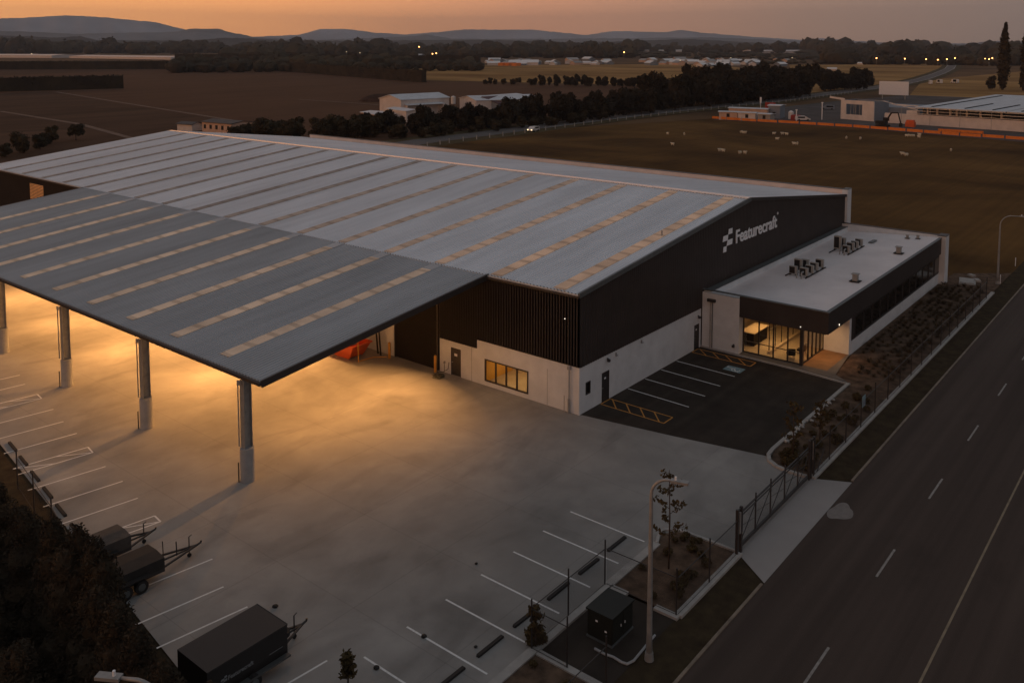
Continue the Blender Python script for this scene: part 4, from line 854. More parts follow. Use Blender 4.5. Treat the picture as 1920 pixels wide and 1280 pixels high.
def broad(H, Wd, per=170, size=.36, m='leaf', nl=11):
    lobes = [((0, 0, H*.60), (Wd*.42, Wd*.42, H*.30))]
    for i in range(nl):
        a = rng.uniform(0, 2*PI); z = rng.uniform(.2, .84); rr = Wd*.5*math.sqrt(max(.05, 1-((z-.55)/.45)**2))*rng.uniform(.45, .8)
        s = rng.uniform(.16, .27); lobes.append(((rr*math.cos(a), rr*math.sin(a), z*H), (Wd*s, Wd*s, H*s*.75)))
    return crown('crown', lobes, per, size, m), trunk_mesh(H*.6, H*.025, 4, Wd*.25)
tree_kind('broad', lambda: broad(8, 7))
tree_kind('dark', lambda: broad(9, 6, 150, .5, 'belt'))
def poplar():
    lobes = [((rng.uniform(-.4, .4), rng.uniform(-.4, .4), z), (2.6*w_, 2.6*w_, 3.2)) for z, w_ in ((4, .8), (8, 1.1), (12, 1.15), (16, 1.05), (20, .95), (24, .75), (27, .5), (29.5, .25))]
    return crown('crown', lobes, 260, .75, 'leaf'), trunk_mesh(16, .4, 5, 1.5)
tree_kind('poplar', poplar, 2)
def conifer(H=6.5):
    lobes = []
    for i in range(11):
        z = .4+(H-.9)*i/10; w_ = 1.55*(1-.72*(i/10)**1.5); a = rng.uniform(0, 6.3)
        lobes.append(((.25*math.cos(a), .25*math.sin(a), z), (w_, w_, .95)))
    return crown('crown', lobes, 1300, .085, 'hedge', .80, .4), trunk_mesh(H*.7, .14, 3, .4)
tree_kind('conifer', conifer, 3)
def tree(kind, x, y, s, label, cat='tree', group=None, name='tree', z=0, sz=None, i=None):
    c, t = TREES[kind][random.randrange(len(TREES[kind])) if i is None else i]
    e = empty(name, (x, y, z), label, cat, rz=random.uniform(0, 6.28), group=group); e.scale = (s, s, sz or s*random.uniform(.85, 1.15))
    obj('crown', c, None, e); obj('trunk', t, None, e); return e
# the conifer hedge, bottom left
NUM = ORD+['eleventh', 'twelfth', 'thirteenth', 'fourteenth', 'fifteenth', 'sixteenth', 'seventeenth', 'eighteenth', 'nineteenth', 'twentieth']
for q_, y in enumerate(np.arange(-15.5, 13.5, 1.75)):
    xx = -33.85+(.115 if y < 3 else .075)*(y-3)+random.uniform(-.25, .25); h = random.uniform(.8, 1.0)*(1 if y < 3 else .8)
    tree('conifer', xx, y, 1.0, 'brown-green conifer in the hedge beside the parking bays, %s from the bottom edge' % NUM[q_], 'conifer', 'conifers of the hedge by the yard', 'hedge_conifer', sz=h)
for q_, y in enumerate(np.arange(-14, 10, 2.3)):
    tree('conifer', -37.2+.12*(y-3)+random.uniform(-.4, .4), y, 1.1, 'brown conifer in the outer hedge row, %s from the bottom edge' % NUM[q_], 'conifer', 'conifers of the outer hedge row', 'hedge_conifer', sz=.75)
# young street trees, sparse
def young(x, y, H, label, dens=1.):
    e = empty('young_tree', (x, y, 0), label, 'young tree', group='young staked trees')
    b = MB().tube([(0, 0, 0), (.04, 0, H*.5), (0, .05, H*.97)], [.045, .035, .012], 6); pts = []
    for i in range(int(13*dens)):
        z = H*(.28+.68*i/(13*dens)); a = i*2.4; l = (1-(z/H)*.62)*H*.20
        t = Vector((l*math.cos(a), l*math.sin(a), z+l*.55)); b.tube([(0, 0, z), tuple(t)], [.014, .006], 4)
        for k in range(3):
            q = Vector((0, 0, z)).lerp(t, .45+.28*k); pts.append(shell(tuple(q), (.17, .17, .14), 9))
    b.ob('trunk', 'bark', e, smooth=True); m = np_mesh('crown', [cards(np.concatenate(pts), .11, .6)], 'leaf2'); obj('crown', m, None, e)
    return e
young(-12.15, -13.9, 5.2, 'tall young tree with sparse leaves in the bed behind the foreground street lamp')
young(-20.8, -12.3, 2.0, 'short young tree at the kerb corner between the bay lines and the pad', .8)
young(2.9, -14.2, 3.9, 'young tree in the bed just past the far gate posts')
young(6.4, -14.6, 3.0, 'young tree in the garden bed beside the car park kerb, left of the fence sign', .9)
young(-27.4, -7.9, 1.5, 'young tree top poking up at the bottom edge beside the box trailer')
# tussocks and shrubs
def tuss():
    n = 46; v, f = [], []
    for i in range(n):
        a = rng.uniform(0, 6.28); l = rng.uniform(.3, .55); o_ = rng.uniform(0, .08); w_ = .022; d = np.array([math.cos(a), math.sin(a), 0]); p = np.array([-d[1], d[0], 0])*w_
        h = rng.uniform(.45, .8)*l; b0 = d*o_; m_ = b0+d*l*.45+np.array([0, 0, h]); t_ = b0+d*l+np.array([0, 0, h*.55]); k = len(v)
        v += [b0-p, b0+p, m_+p, m_-p, t_]; f += [(k, k+1, k+2, k+3), (k+3, k+2, k+4)]
    return (np.array(v), f)
TU = [np_mesh('tussock', [tuss(), cards(shell((0, 0, .14), (.2, .2, .12), 60), .09, .4)], 'tuss') for _ in range(4)]
SH = [np_mesh('shrub', [cards(shell((0, 0, .3), (.38, .38, .3), 240), .09, .55)], 'leaf2') for _ in range(3)]
def plant(kind, x, y, s, label, cat, group, z=.03):
    me = random.choice(TU if kind == 'tussock' else SH); o = obj(kind, me, None, None, (x, y, z), random.uniform(0, 6.28)); o.scale = (s, s, s*random.uniform(.8, 1.2)); tag(o, label, cat, group)
k = 0
for r_ in range(7):
    y = -11.35-.62*r_
    for c_ in range(33):
        x = 20.2+c_*1.0+(r_ % 2)*.5+random.uniform(-.14, .14)+(.0 if r_ < 1 else 0)
        if x < 24.6 and y > -12.0: continue
        if random.random() < .2: continue
        plant('tussock', x, y+random.uniform(-.12, .12), random.uniform(.5, 1.05), 'brown tussock plant in the rows between the office and the street fence', 'tussock', 'tussocks in the office garden'); k += 1
for i in range(26):
    x = random.uniform(3.3, 17.2); plant('shrub', x, random.uniform(-15.6, -13.4), random.uniform(.5, .95), 'small brown-green shrub in the strip between the car park and the fence', 'shrub', 'shrubs beside the car park')
for i in range(14):
    plant('shrub', random.uniform(1.8, 3.2), random.uniform(-15.7, -13.6), random.uniform(.5, .9), 'small shrub in the rounded bed end by the far gate posts', 'shrub', 'shrubs in the rounded bed end')
for i in range(20):
    plant('shrub', random.uniform(-14.8, -9.0), random.uniform(-15.6, -12.8), random.uniform(.4, .8), 'small leafy shrub in the bed behind the foreground street lamp', 'shrub', 'shrubs in the gate bed')
for i in range(7):
    plant('shrub', -20.6+random.uniform(-.5, .3), -12.1+random.uniform(-.4, .3), random.uniform(.5, .8), 'leafy shrub clustered at the foot of the short young tree', 'shrub', 'shrubs at the kerb corner')
for i in range(26):
    plant('shrub', random.uniform(-30, -21.4), random.uniform(-15.6, -12.9), random.uniform(.5, .9), 'low shrub in the bed along the bottom edge, below the bay lines', 'shrub', 'shrubs in the bottom bed')
for i, (x, y, sx, sy, a) in enumerate(((54.9, -13.0, 1.3, .8, .2), (56.0, -13.7, .5, .3, .5), (57.8, -12.8, .4, .25, 1))):
    tag(MB().box(-sx, sx, -sy, sy, 0, .12).box(-sx*.9, sx*.7, -sy*.8, sy*.9, .121, .2).ob('concrete_slab', 'conc2', None, (x, y, .03), rz=a), ('large pale slab lying at the far end of the office', 'small pale slab lying beside the large one past the office', 'small pale slab lying farthest along the garden bed')[i], 'slab', 'slabs beyond the office')
for i in range(60):                          # stones along the car park kerb
    if i > 17: break
    t = i/17; x = 5+t*9; bm = bmesh.new(); bmesh.ops.create_icosphere(bm, subdivisions=1, radius=random.uniform(.10, .24))
    for v in bm.verts: v.co *= random.uniform(.8, 1.15); v.co.z *= .6
    me = bpy.data.meshes.new('kerb_stone'); bm.to_mesh(me); bm.free(); tag(obj('kerb_stone', me, 'conc2', None, (x+random.uniform(-.2, .2), -12.95+random.uniform(-.12, .15), .12)), 'rough pale stone lying along the car park kerb', 'stone', 'stones along the car park kerb')
# ================================================================== BEYOND THE YARD
def mpp(p): return (Vector((p.x, p.y, p.z))-CP).dot(FW)/FPX      # metres per photo pixel at p
def gable_shed(name, pa, pb, depth, H, rise, label, cat, wall='skin', roof='farmroof', group=None, open_front=False, doors=0, ridge_along=True, z0=-.25):
    """front wall runs pa->pb, the building stands behind it"""
    d = Vector((pb[0]-pa[0], pb[1]-pa[1])); Lh = d.length; e = empty(name, (pa[0], pa[1], z0), label, cat, rz=math.atan2(d.y, d.x), group=group)
    sgn = 1 if Vector((-d.y, d.x)).dot(Vector((pa[0]-CP.x, pa[1]-CP.y))) > 0 else -1
    D = depth*sgn; b = MB()
    if open_front: b.box(0, Lh, D*.96, D, 0, H).box(0, .2, 0, D*.96, 0, H).box(Lh-.2, Lh, 0, D*.96, 0, H)
    else: b.box(0, Lh, min(0, D), max(0, D), 0, H)
    if ridge_along:
        for x in (0.02, Lh-.02): k = len(b.v); b.v += [(x, 0, H), (x, D, H), (x, D/2, H+rise)]; b.f.append((k, k+1, k+2))
    else:
        for y in (0.02*sgn, D-.02*sgn): k = len(b.v); b.v += [(0, y, H), (Lh, y, H), (Lh/2, y, H+rise)]; b.f.append((k, k+1, k+2))
    b.ob('wall', wall, e); r = MB(); o_ = .35
    if ridge_along:
        r.v += [(-o_, -o_*sgn, H-.1), (Lh+o_, -o_*sgn, H-.1), (Lh+o_, D/2, H+rise), (-o_, D/2, H+rise), (Lh+o_, D+o_*sgn, H-.1), (-o_, D+o_*sgn, H-.1)]
        r.v += [(x, y, z+.18) for x, y, z in r.v[:6]]
    else:
        r.v += [(-o_, -o_*sgn, H-.1), (-o_, D+o_*sgn, H-.1), (Lh/2, D+o_*sgn, H+rise), (Lh/2, -o_*sgn, H+rise), (Lh+o_, D+o_*sgn, H-.1), (Lh+o_, -o_*sgn, H-.1)]
        r.v += [(x, y, z+.18) for x, y, z in r.v[:6]]
    r.f += [(0, 1, 2, 3), (3, 2, 4, 5), (6, 7, 8, 9), (9, 8, 10, 11), (0, 1, 7, 6), (5, 4, 10, 11), (0, 3, 9, 6), (3, 5, 11, 9), (1, 2, 8, 7), (2, 4, 10, 8)]
    r.ob('roof', roof, e)
    for i in range(doors): box('window', 'dark', e, Lh*(i+.5)/doors-.5, Lh*(i+.5)/doors+.5, -.06*sgn if sgn > 0 else .02, -.02*sgn if sgn > 0 else .06, 1.0, 2.2)
    return e
def at(u, v): p = G(u, v); return (p.x, p.y)
# farm buildings beyond the ridge
gable_shed('farm_cottage', (95, 200), (96.2, 187), 8, 2.9, .5, 'long low cottage with lit pinkish wall and small dark windows just above the warehouse roof', 'cottage', 'warm', 'tile', doors=5)
gable_shed('garden_shed', (92, 208.5), (93.2, 202.5), 4, 2.0, .5, 'low brown shed left of the pink cottage above the warehouse roof', 'shed', 'skin', 'tile')
f1 = gable_shed('farm_shed', at(712, 213), at(752, 217), 22, 5.8, 1.5, 'tall pale farm shed with a white gable at the left of the farmyard', 'farm shed', 'skin', 'farmroof', ridge_along=False)
gable_shed('machinery_shed', at(764, 217), at(832, 213), 18, 3.9, 1.2, 'open-fronted machinery shed joined to the right of the tall pale shed', 'farm shed', 'skin', 'farmroof', open_front=True)
gable_shed('small_shed', at(677, 224), at(703, 229), 7, 2.7, .3, 'small pale lean-to shed at the left end of the farmyard', 'shed', 'warm', 'farmroof')
gable_shed('small_shed', at(725, 222), at(762, 228), 6, 3.6, .3, 'small flat pale shed in front of the tall farm shed', 'shed', 'skin', 'farmroof')
gable_shed('packing_shed', at(862, 206), at(893, 212), 26, 4.8, 1.2, 'second pale farm shed with white gable, right of the machinery shed', 'farm shed', 'skin', 'farmroof', ridge_along=False)
gable_shed('red_roofed_barn', at(934, 212), at(1010, 206), 16, 3.6, 2.2, 'long barn with dark red roof and pale front at the right of the farmyard', 'barn', 'blue', 'redroof')
gable_shed('flat_shed', at(905, 205), at(985, 198), 10, 4.6, .4, 'low shed with pale flat roof behind the red-roofed barn', 'shed', 'blue', 'farmroof')
b = MB(); bm = bmesh.new(); bmesh.ops.create_icosphere(bm, subdivisions=3, radius=1)
for v in bm.verts: v.co = Vector((v.co.x*13, v.co.y*6, max(0, v.co.z)*3.6)); v.co *= random.uniform(.93, 1.05)
me = bpy.data.meshes.new('earth_heap'); bm.to_mesh(me); bm.free(); tag(obj('earth_heap', me, 'plume', None, (G(728, 189).x, G(728, 189).y, -.3), -.9), 'long dark earth heap behind the tall farm shed', 'earth heap')
p = G(850, 194); tag(MB().tube([(0, 0, 0), (0, 0, 3), (0, 0, 3.4)], [1, 1, .2], 14).ob('water_tank', 'carw', None, (p.x, p.y, -.2)), 'small white tank between the two pale farm sheds', 'tank')
# farm trees
def row(pts, n, kind, smin, smax, label, group, jit=3, cat='tree', name='tree'):
    P = [G(*q) for q in pts]; ls = [(P[i+1]-P[i]).length for i in range(len(P)-1)]; T = sum(ls)
    for k_ in range(n):
        t = (k_+.5)/n*T; i = 0
        while i < len(ls)-1 and t > ls[i]: t -= ls[i]; i += 1
        q = P[i].lerp(P[i+1], t/ls[i]); tree(kind, q.x+random.uniform(-jit, jit), q.y+random.uniform(-jit, jit), random.uniform(smin, smax), label, cat, group, name, z=-.25)
row([(440, 262), (560, 262), (640, 258), (700, 252)], 26, 'broad', .6, .85, 'dark bushy tree behind the far end of the warehouse roof, left of the farm sheds', 'trees left of the farmyard', 4)
row([(690, 246), (780, 248), (860, 242), (940, 236)], 34, 'dark', .6, .85, 'dark tree in the belt in front of the farm sheds', 'trees in front of the farmyard', 4)
row([(940, 236), (1060, 226), (1160, 216), (1240, 207)], 40, 'dark', .75, 1.05, 'dark tree in the belt between the ploughed field and the highway', 'trees along the highway', 5)
row([(1170, 207), (1250, 200)], 7, 'broad', .8, 1.15, 'large rounded tree at the left end of the big dark wood', 'rounded trees by the big dark wood', 8)
row([(720, 262), (860, 250), (1000, 236), (1130, 223)], 30, 'broad', .35, .55, 'low dark bush on the verge below the tree belt', 'bushes along the highway', 3, 'bush', 'bush')
row([(1235, 203), (1330, 196), (1420, 187), (1495, 180)], 46, 'dark', 1.25, 1.6, 'tall dark tree in the big wood left of the building site', 'trees of the big dark wood', 8)
row([(1290, 190), (1400, 182), (1490, 172)], 40, 'dark', 1.35, 1.75, 'tall dark tree at the back of the big wood', 'trees at the back of the big dark wood', 14)
row([(1538, 170), (1600, 167)], 11, 'dark', 1.2, 1.6, 'dark tree in the group right of the big wood', 'trees right of the big dark wood', 9)
row([(1622, 162), (1634, 161)], 2, 'dark', .95, 1.15, 'lone dark tree beside the highway bend', 'pair of trees by the highway bend', 3)
row([(1000, 160), (1100, 161), (1220, 163)], 30, 'dark', .5, .75, 'dark tree in the thin row along the far edge of the brown field', 'thin tree row beyond the brown field', 4)
row([(905, 157), (990, 159)], 8, 'broad', .4, .6, 'low bush at the left of the thin tree row', 'low bushes left of the thin tree row', 3, 'bush', 'bush')
row([(-10, 292), (30, 290), (120, 262), (150, 258)], 6, 'broad', .45, .65, 'round dark bush beyond the far left corner of the roof', 'bushes beyond the far left corner', 3, 'bush', 'bush')
for u, v, s, lab in ((1880, 168, 1.14, 'tall pointed poplar, the left one of the pair beyond the site'), (1921, 170, 1.12, 'tall pointed poplar cut by the right edge of the photo')):
    p = G(u, v); tree('poplar', p.x, p.y, s, lab, 'poplar', None, 'poplar', z=-.3, sz=s*1.0)
p = G(1858, 168); tree('dark', p.x, p.y, .9, 'small dark tree between the two tall poplars', 'tree', z=-.3)
# clipped shelter belts
def belt(pa, pb, h, wd, label, kind='clipped shelter belts across the fields'):
    a = G(*pa); c = G(*pb); d = Vector((c.x-a.x, c.y-a.y, 0)); Lh = d.length; e = None
    n = int(Lh*h*.9); n = min(n, 16000); x = rng.uniform(0, Lh, n); face = rng.integers(0, 3, n); y = np.where(face == 0, -wd/2, np.where(face == 1, wd/2, rng.uniform(-wd/2, wd/2, n))); z = np.where(face == 2, h, rng.uniform(0, h, n))
    v, f = cards(np.stack([x, y, z], 1)+rng.normal(0, .15, (n, 3)), .6, .7); mb = MB().box(0, Lh, -wd/2+.2, wd/2-.2, 0, h-.2)
    me = np_mesh('shelter_belt', [(v, f), (np.array(mb.v), mb.f)], 'belt'); o = obj('shelter_belt', me, None, None, (a.x, a.y, -.25), math.atan2(d.y, d.x)); tag(o, label, 'shelter belt', kind)
belt((-120, 174), (231, 165), 7.5, 3, 'clipped dark hedge block ending sharply in the left fields')
belt((470, 128), (795, 154), 8, 4, 'long clipped dark hedge slanting across the middle distance')
belt((-200, 131), (325, 129), 8, 4, 'long clipped dark hedge behind the left fields')
belt((330, 117), (900, 122), 11, 5, 'far clipped hedge line left of the town')
# distant woodland, one mass per belt
def woodland(name, d0, d1, n, size, label, u0=-300, u1=2300, m='wood', tops=(1., 1.)):
    us = rng.uniform(u0, u1, n); parts = []; base = blob((0, 0, 0), (1, 1, 1)); bf = base[1]; 
    for u in us:
        dist = d0+(d1-d0)*rng.uniform(0, 1)**1.2; d = FW+RR*((u-960)/FPX); a = Vector((d.x, d.y)).normalized(); c = np.array([CP.x+a.x*dist, CP.y+a.y*dist, 0])
        s = size*(rng.uniform(.55, 1.15) if rng.uniform() < .8 else rng.uniform(1.1, 1.7))*(1+.12*math.sin(u*.013)+.12*math.sin(u*.037+1)); w_ = s*rng.uniform(.4, .75)
        s *= .3 if 1190 < u < 1540 and 1150 < dist < 2300 else 1; w_ *= .6 if s < 6 else 1; cc = c+np.array([0, 0, s*.4]); parts.append((base[0]*np.array([w_, w_, s*.5])*rng.uniform(.85, 1.15, (len(base[0]), 1))+cc, bf)); parts.append(cards(shell(cc, (w_*1.05, w_*1.05, s*.55), 22), s*.12, .7))
    return tag(obj(name, np_mesh(name, parts, m), None), label, 'woodland', kind='stuff')
woodland('distant_woodland', 1150, 1500, 420, 11, 'dark woodland around the right side of the town', 1250, 2300)
woodland('distant_woodland', 1500, 2100, 900, 18, 'broad dark woodland behind the town houses', 420, 2300)
woodland('distant_woodland', 2200, 3600, 1000, 23, 'far woodland reaching to the foot of the hills')
woodland('distant_woodland', 820, 1150, 420, 9, 'nearer woodland left of the town behind the clipped hedges', 330, 900)
woodland('distant_woodland', 2350, 2900, 260, 24, 'dark trees behind the left fields below the mountains', -300, 430)
# town houses, glasshouses, lamps
M['hroof'] = mat('house_roof_pale', (.85, .84, .82), .5, 0, .15, .01); M['hroof2'] = mat('house_roof_grey', (.4, .38, .36), .6, 0, .3, .01)
def house_proto(wall, roof):
    e = empty('town_house', (0, 0, 0), 'x', 'house', group='houses of the distant town')
    b = MB().box(-7, 7, -4.5, 4.5, 0, 2.9)
    for x in (-7, 7): k = len(b.v); b.v += [(x, -4.5, 2.9), (x, 4.5, 2.9), (x, 0, 5)]; b.f.append((k, k+1, k+2))
    b.ob('wall', wall, e); r = MB(); r.v += [(-7.5, -5.2, 2.6), (7.5, -5.2, 2.6), (7.5, 0, 5.1), (-7.5, 0, 5.1), (7.5, 5.2, 2.6), (-7.5, 5.2, 2.6)]; r.f += [(0, 1, 2, 3), (3, 2, 4, 5)]; r.ob('roof', roof, e)
    for x in (-4, 0, 4): box('window', 'dark', e, x-.9, x+.9, -4.56, -4.51, .9, 2.1)
    return e
protos = [house_proto('skin', 'hroof'), house_proto('warm', 'hroof2'), house_proto('blue', 'hroof')]
used = [False]*3
def put_house(u, v, s, rz, lab):
    k = random.randrange(3); p = G(u, v)
    if not used[k]: o = protos[k]; used[k] = True; o.location = (p.x, p.y, -.3); o.rotation_euler[2] = rz; o['label'] = lab; o.scale = (s, s, s)
    else: dup(protos[k], (p.x, p.y, -.3), rz, lab, s)
for i in range(46):
    put_house(random.uniform(905, 1290), random.uniform(114, 122.5), random.uniform(.7, 1.3), random.uniform(0, 3.1), 'low pale-roofed house among the trees of the distant town, above the dry grass field')
for i in range(26):
    put_house(random.uniform(1285, 1480), random.uniform(113, 125), random.uniform(.7, 1.2), random.uniform(0, 3.1), 'low pale-roofed house at the right side of the distant town, above the dark wood')
for i in range(12):
    put_house(random.uniform(440, 900), random.uniform(108, 113), random.uniform(.8, 1.5), random.uniform(0, 3.1), 'small house among the trees left of the distant town')
for i, (u, v) in enumerate(((346, 125.5), (384, 126), (401, 126), (429, 126.5), (1615, 121), (1665, 118), (1560, 132))):
    put_house(u, v, .6, .3*i, ('small white hut left of the middle hedge, leftmost', 'small white hut second from left by the hedge', 'small white hut third from left by the hedge', 'small white hut nearest the field corner', 'low white building beside the golden field', 'low pale building behind the golden field', 'pale hut between the dark trees and the golden field')[i])
def longhouse(name, ua, va, ub, vb, h, m, label, depth=30):
    a = G(ua, va); c = G(ub, vb); gable_shed(name, (a.x, a.y), (c.x, c.y), depth, h*.7, h*.3, label, 'greenhouse' if name == 'greenhouse' else 'warehouse', m, m)
longhouse('greenhouse', -40, 108, 97, 109, 6, 'plastic', 'long white plastic greenhouse at the far left edge', 60); longhouse('greenhouse', 130, 109, 320, 112, 5, 'plastic', 'long white plastic greenhouse right of the clump of trees at the left', 60)
longhouse('far_warehouse', 1410, 100, 1515, 100, 8, 'plastic', 'long pale warehouse roof in the far town, right of centre', 80); longhouse('far_warehouse', 1218, 98, 1345, 97, 6, 'skin', 'thin long pale roof on the far side of the town', 60)
longhouse('far_warehouse', 640, 87.5, 683, 88, 10, 'skin', 'pale factory in the far town left of centre', 60); longhouse('far_warehouse', 1795, 106, 1830, 106, 10, 'skin', 'lit pale depot among the orange lights at the right', 40)
for i, (u, v, c_) in enumerate(((1643, 109, 0), (1696, 110, 0), (1736, 111, 0), (1758, 112, 0), (1762, 109, 0), (1775, 111, 0), (1790, 109, 0), (1813, 106, 1), (1825, 106, 1), (1834, 108, 1), (1846, 110, 0), (1854, 111, 0), (1860, 109, 0), (1892, 101, 1), (811, 101, 0), (818, 100, 0), (786, 88, 0), (497, 86, 1), (592, 100, 1), (469, 110, 1), (1170, 98, 0), (1370, 108, 1), (1485, 108, 1), (650, 97, 1), (675, 99, 1), (1275, 113, 1), (60, 101, 1))):
    p = G(u, v+13); h = 13*mpp(p)
    t = empty('street_lamp', (p.x, p.y, -.3), ('lit orange street lamp far away on the edge of the town', 'lit white lamp far away in the town')[c_], 'street lamp', group=('distant lit orange lamps', 'distant lit white lamps')[c_])
    s = .36*mpp(p)*(3.0 if not c_ else 1.5); bm = bmesh.new(); bmesh.ops.create_icosphere(bm, subdivisions=2, radius=s); me = bpy.data.meshes.new('lamp_glow'); bm.to_mesh(me); bm.free(); obj('lamp_glow', me, 'lampo' if not c_ else 'lampw', t, (0, 0, h))
    MB().tube([(0, 0, 0), (0, 0, h)], .12, 5).ob('lamp_pole', 'steel', t)
for i, (u, v) in enumerate(((943, 123), (953, 123), (968, 123.5))):
    p = G(u, v); tag(MB().box(-7, 7, -3, 3, 0, 3).box(-6.6, 6.6, -3.1, 3.1, 3, 3.3).ob('orange_container', 'ofan', None, (p.x, p.y, -.2), rz=.3), ('orange container at the far edge of the dry grass field, leftmost', 'orange container at the far edge of the dry grass field, middle', 'orange container at the far edge of the dry grass field, rightmost')[i], 'container')
# roadside fence posts along the highway, vans, lit car
lab_p = 'pale roadside post along the highway beyond the warehouse'
pm = MB().box(-.09, .09, -.09, .09, 0, 1.25).me('roadside_post'); pm.materials.append(M['conc2'])
FP = []
for i in range(len(FARP)-1):
    a, c = FARP[i], FARP[i+1]; L_ = (c-a).length; n = max(1, int(L_/5))
    for k in range(n): FP.append(a.lerp(c, k/n))
for p, q in zip(FP[:-1], FP[1:]):
    if p.x > 420: break
    d = (q-p).normalized(); tag(obj('roadside_post', pm, None, None, (p.x+d.y*8.2, p.y-d.x*8.2, -.2)), lab_p, 'post', 'pale posts along the highway')
def car(x, y, rz, L_, H, paint, label, van=False, lights=False, group=None):
    e = empty('parked_car' if not lights else 'moving_car', (x, y, -.1), label, 'van' if van else 'car', rz=rz, group=group)
    W_ = .9; pr = [(-L_/2, .35), (-L_/2, .85), (-L_/2+.15, H-.05), (L_*.28, H) if van else (L_*.12, H), (L_*.36, .95), (L_/2-.05, .8), (L_/2, .35)]
    b = MB(); n = len(pr); b.v += [(px, -W_, z) for px, z in pr]+[(px, W_, z) for px, z in pr]; b.f += [tuple(range(n)), tuple(range(2*n-1, n-1, -1))]+[(i, n+i, n+(i+1) % n, (i+1) % n) for i in range(n)]
    b.ob('body', paint, e); g_ = MB()
    for s in (-1, 1): g_.box(-L_/2+.5, L_*.10, s*W_-.012, s*W_+.012, .95, H-.15)
    g_.ob('side_window', 'glassd', e)
    for sx in (-.31, .31):
        for s in (-1, 1): MB().tube([(sx*L_, s*.72, .32), (sx*L_, s*.95, .32)], .32, 12).ob('wheel', 'rubber', e)
    for s in (-1, 1): box('headlight', 'lampw' if lights else 'sign', e, L_/2-.03, L_/2+.04, s*.62-.16, s*.62+.16, .55, .75)
    return e
p = G(1000, 246); car(p.x, p.y, PI+.15, 4.4, 1.5, 'carw', 'white car with lit headlamps driving on the highway', lights=True)
bpy.data.objects.remove
for i, (u, v) in enumerate(((1744, 158), (1761, 156.5), (1790, 156))):
    p = G(u, v); car(p.x, p.y, .4+i*.3, 5.5, 2.6, 'carw', ('white van by the highway bend, leftmost of three', 'white van by the highway bend, middle of three', 'white van by the highway bend, rightmost of three')[i], van=True)
p = G(1505, 226); car(p.x, p.y, -.9, 4.7, 1.6, 'carw', 'white car parked beside the site cabins')
p = G(1552, 205); car(p.x, p.y, 1.9, 5, 1.7, 'blue', 'blue-grey ute parked behind the site yard')
# sheep
def sheep_mesh():
    P = [(-.45, 0, .62), (-.2, 0, .66), (.15, 0, .66), (.42, 0, .70), (.60, 0, .88), (.78, 0, .82), (-.35, .14, .35), (-.35, .14, .02), (-.35, -.14, .35), (-.35, -.14, .02), (.3, .14, .35), (.3, .14, .02), (.3, -.14, .35), (.3, -.14, .02)]
    E_ = [(0, 1), (1, 2), (2, 3), (3, 4), (4, 5), (0, 6), (6, 7), (0, 8), (8, 9), (2, 10), (10, 11), (2, 12), (12, 13)]
    me = bpy.data.meshes.new('sheep'); me.from_pydata(P, E_, []); o = bpy.data.objects.new('tmp', me); COL.objects.link(o)
    sm = o.modifiers.new('s', 'SKIN'); ss = o.modifiers.new('d', 'SUBSURF'); ss.levels = 1; R_ = [.26, .30, .31, .25, .14, .08, .07, .045, .07, .045, .07, .045, .07, .045]
    for i, r in enumerate(R_): me.skin_vertices[0].data[i].radius = (r, r)
    me.skin_vertices[0].data[1].use_root = True
    bpy.context.view_layer.update(); m2 = bpy.data.meshes.new_from_object(o.evaluated_get(bpy.context.evaluated_depsgraph_get())); bpy.data.objects.remove(o); m2.name = 'sheep'; m2.materials.clear(); m2.materials.append(M['wool']); return m2
sm_ = sheep_mesh()
for u, v in ((1390, 249), (1394, 250), (1397, 250), (1451, 252), (1457, 262), (1489, 271), (1495, 271), (1587, 260), (1613, 261), (1700, 256), (1706, 256), (1712, 256), (1724, 254), (1723, 258), (1261, 272), (1349, 283), (1356, 284), (1387, 288), (1397, 288), (1252, 252), (1283, 253), (1699, 292), (1783, 283), (1692, 290), (1467, 252), (1475, 253)):
    p = G(u, v); o = obj('sheep', sm_, None, None, (p.x, p.y, -.16), random.uniform(0, 6.28)); s = .85; o.scale = (s, s, s); tag(o, 'small pale sheep grazing in the brown paddock beyond the warehouse', 'sheep', 'sheep scattered over the paddock')
# ------------------------------------------------------------------ the building site
struct('site_ground', MB().sheet(pxpoly([(1335, 224), (1600, 239), (1925, 266), (2300, 300), (2300, 200), (1700, 178), (1560, 190), (1450, 202)]), -.13), 'siteg')
sf = empty('orange_site_fence', (226, 101, -.13), 'long orange netting fence along the near edge of the building site', 'fence')
LN = [G(1335, 223), G(1420, 228.5), G(1500, 233), G(1600, 239), G(1700, 247), G(1800, 255), G(1930, 264)]
for i in range(len(LN)-1):
    a, c = LN[i], LN[i+1]; n = max(2, int((c-a).length/5))
    for k in range(n):
        q0 = a.lerp(c, k/n)-Vector((226, 101, 0)); q1 = a.lerp(c, (k+.93)/n)-Vector((226, 101, 0)); q0.z = q1.z = .62+random.uniform(-.05, .05); MB().bar(q0, q1, .06, .8).ob('netting', 'ofan', sf)
        MB().bar((q0.x, q0.y, 0), (q0.x, q0.y, 1.5), .07).ob('stake', 'dark', sf)
p = G(1838, 253.5); tag(MB().bar((0, 0, .5), (0, 12, .5), .05, .8).ob('netting_roll', 'ofan', None, (p.x+4, p.y, -.1)), 'extra run of orange netting lying behind the right end of the site fence', 'netting')
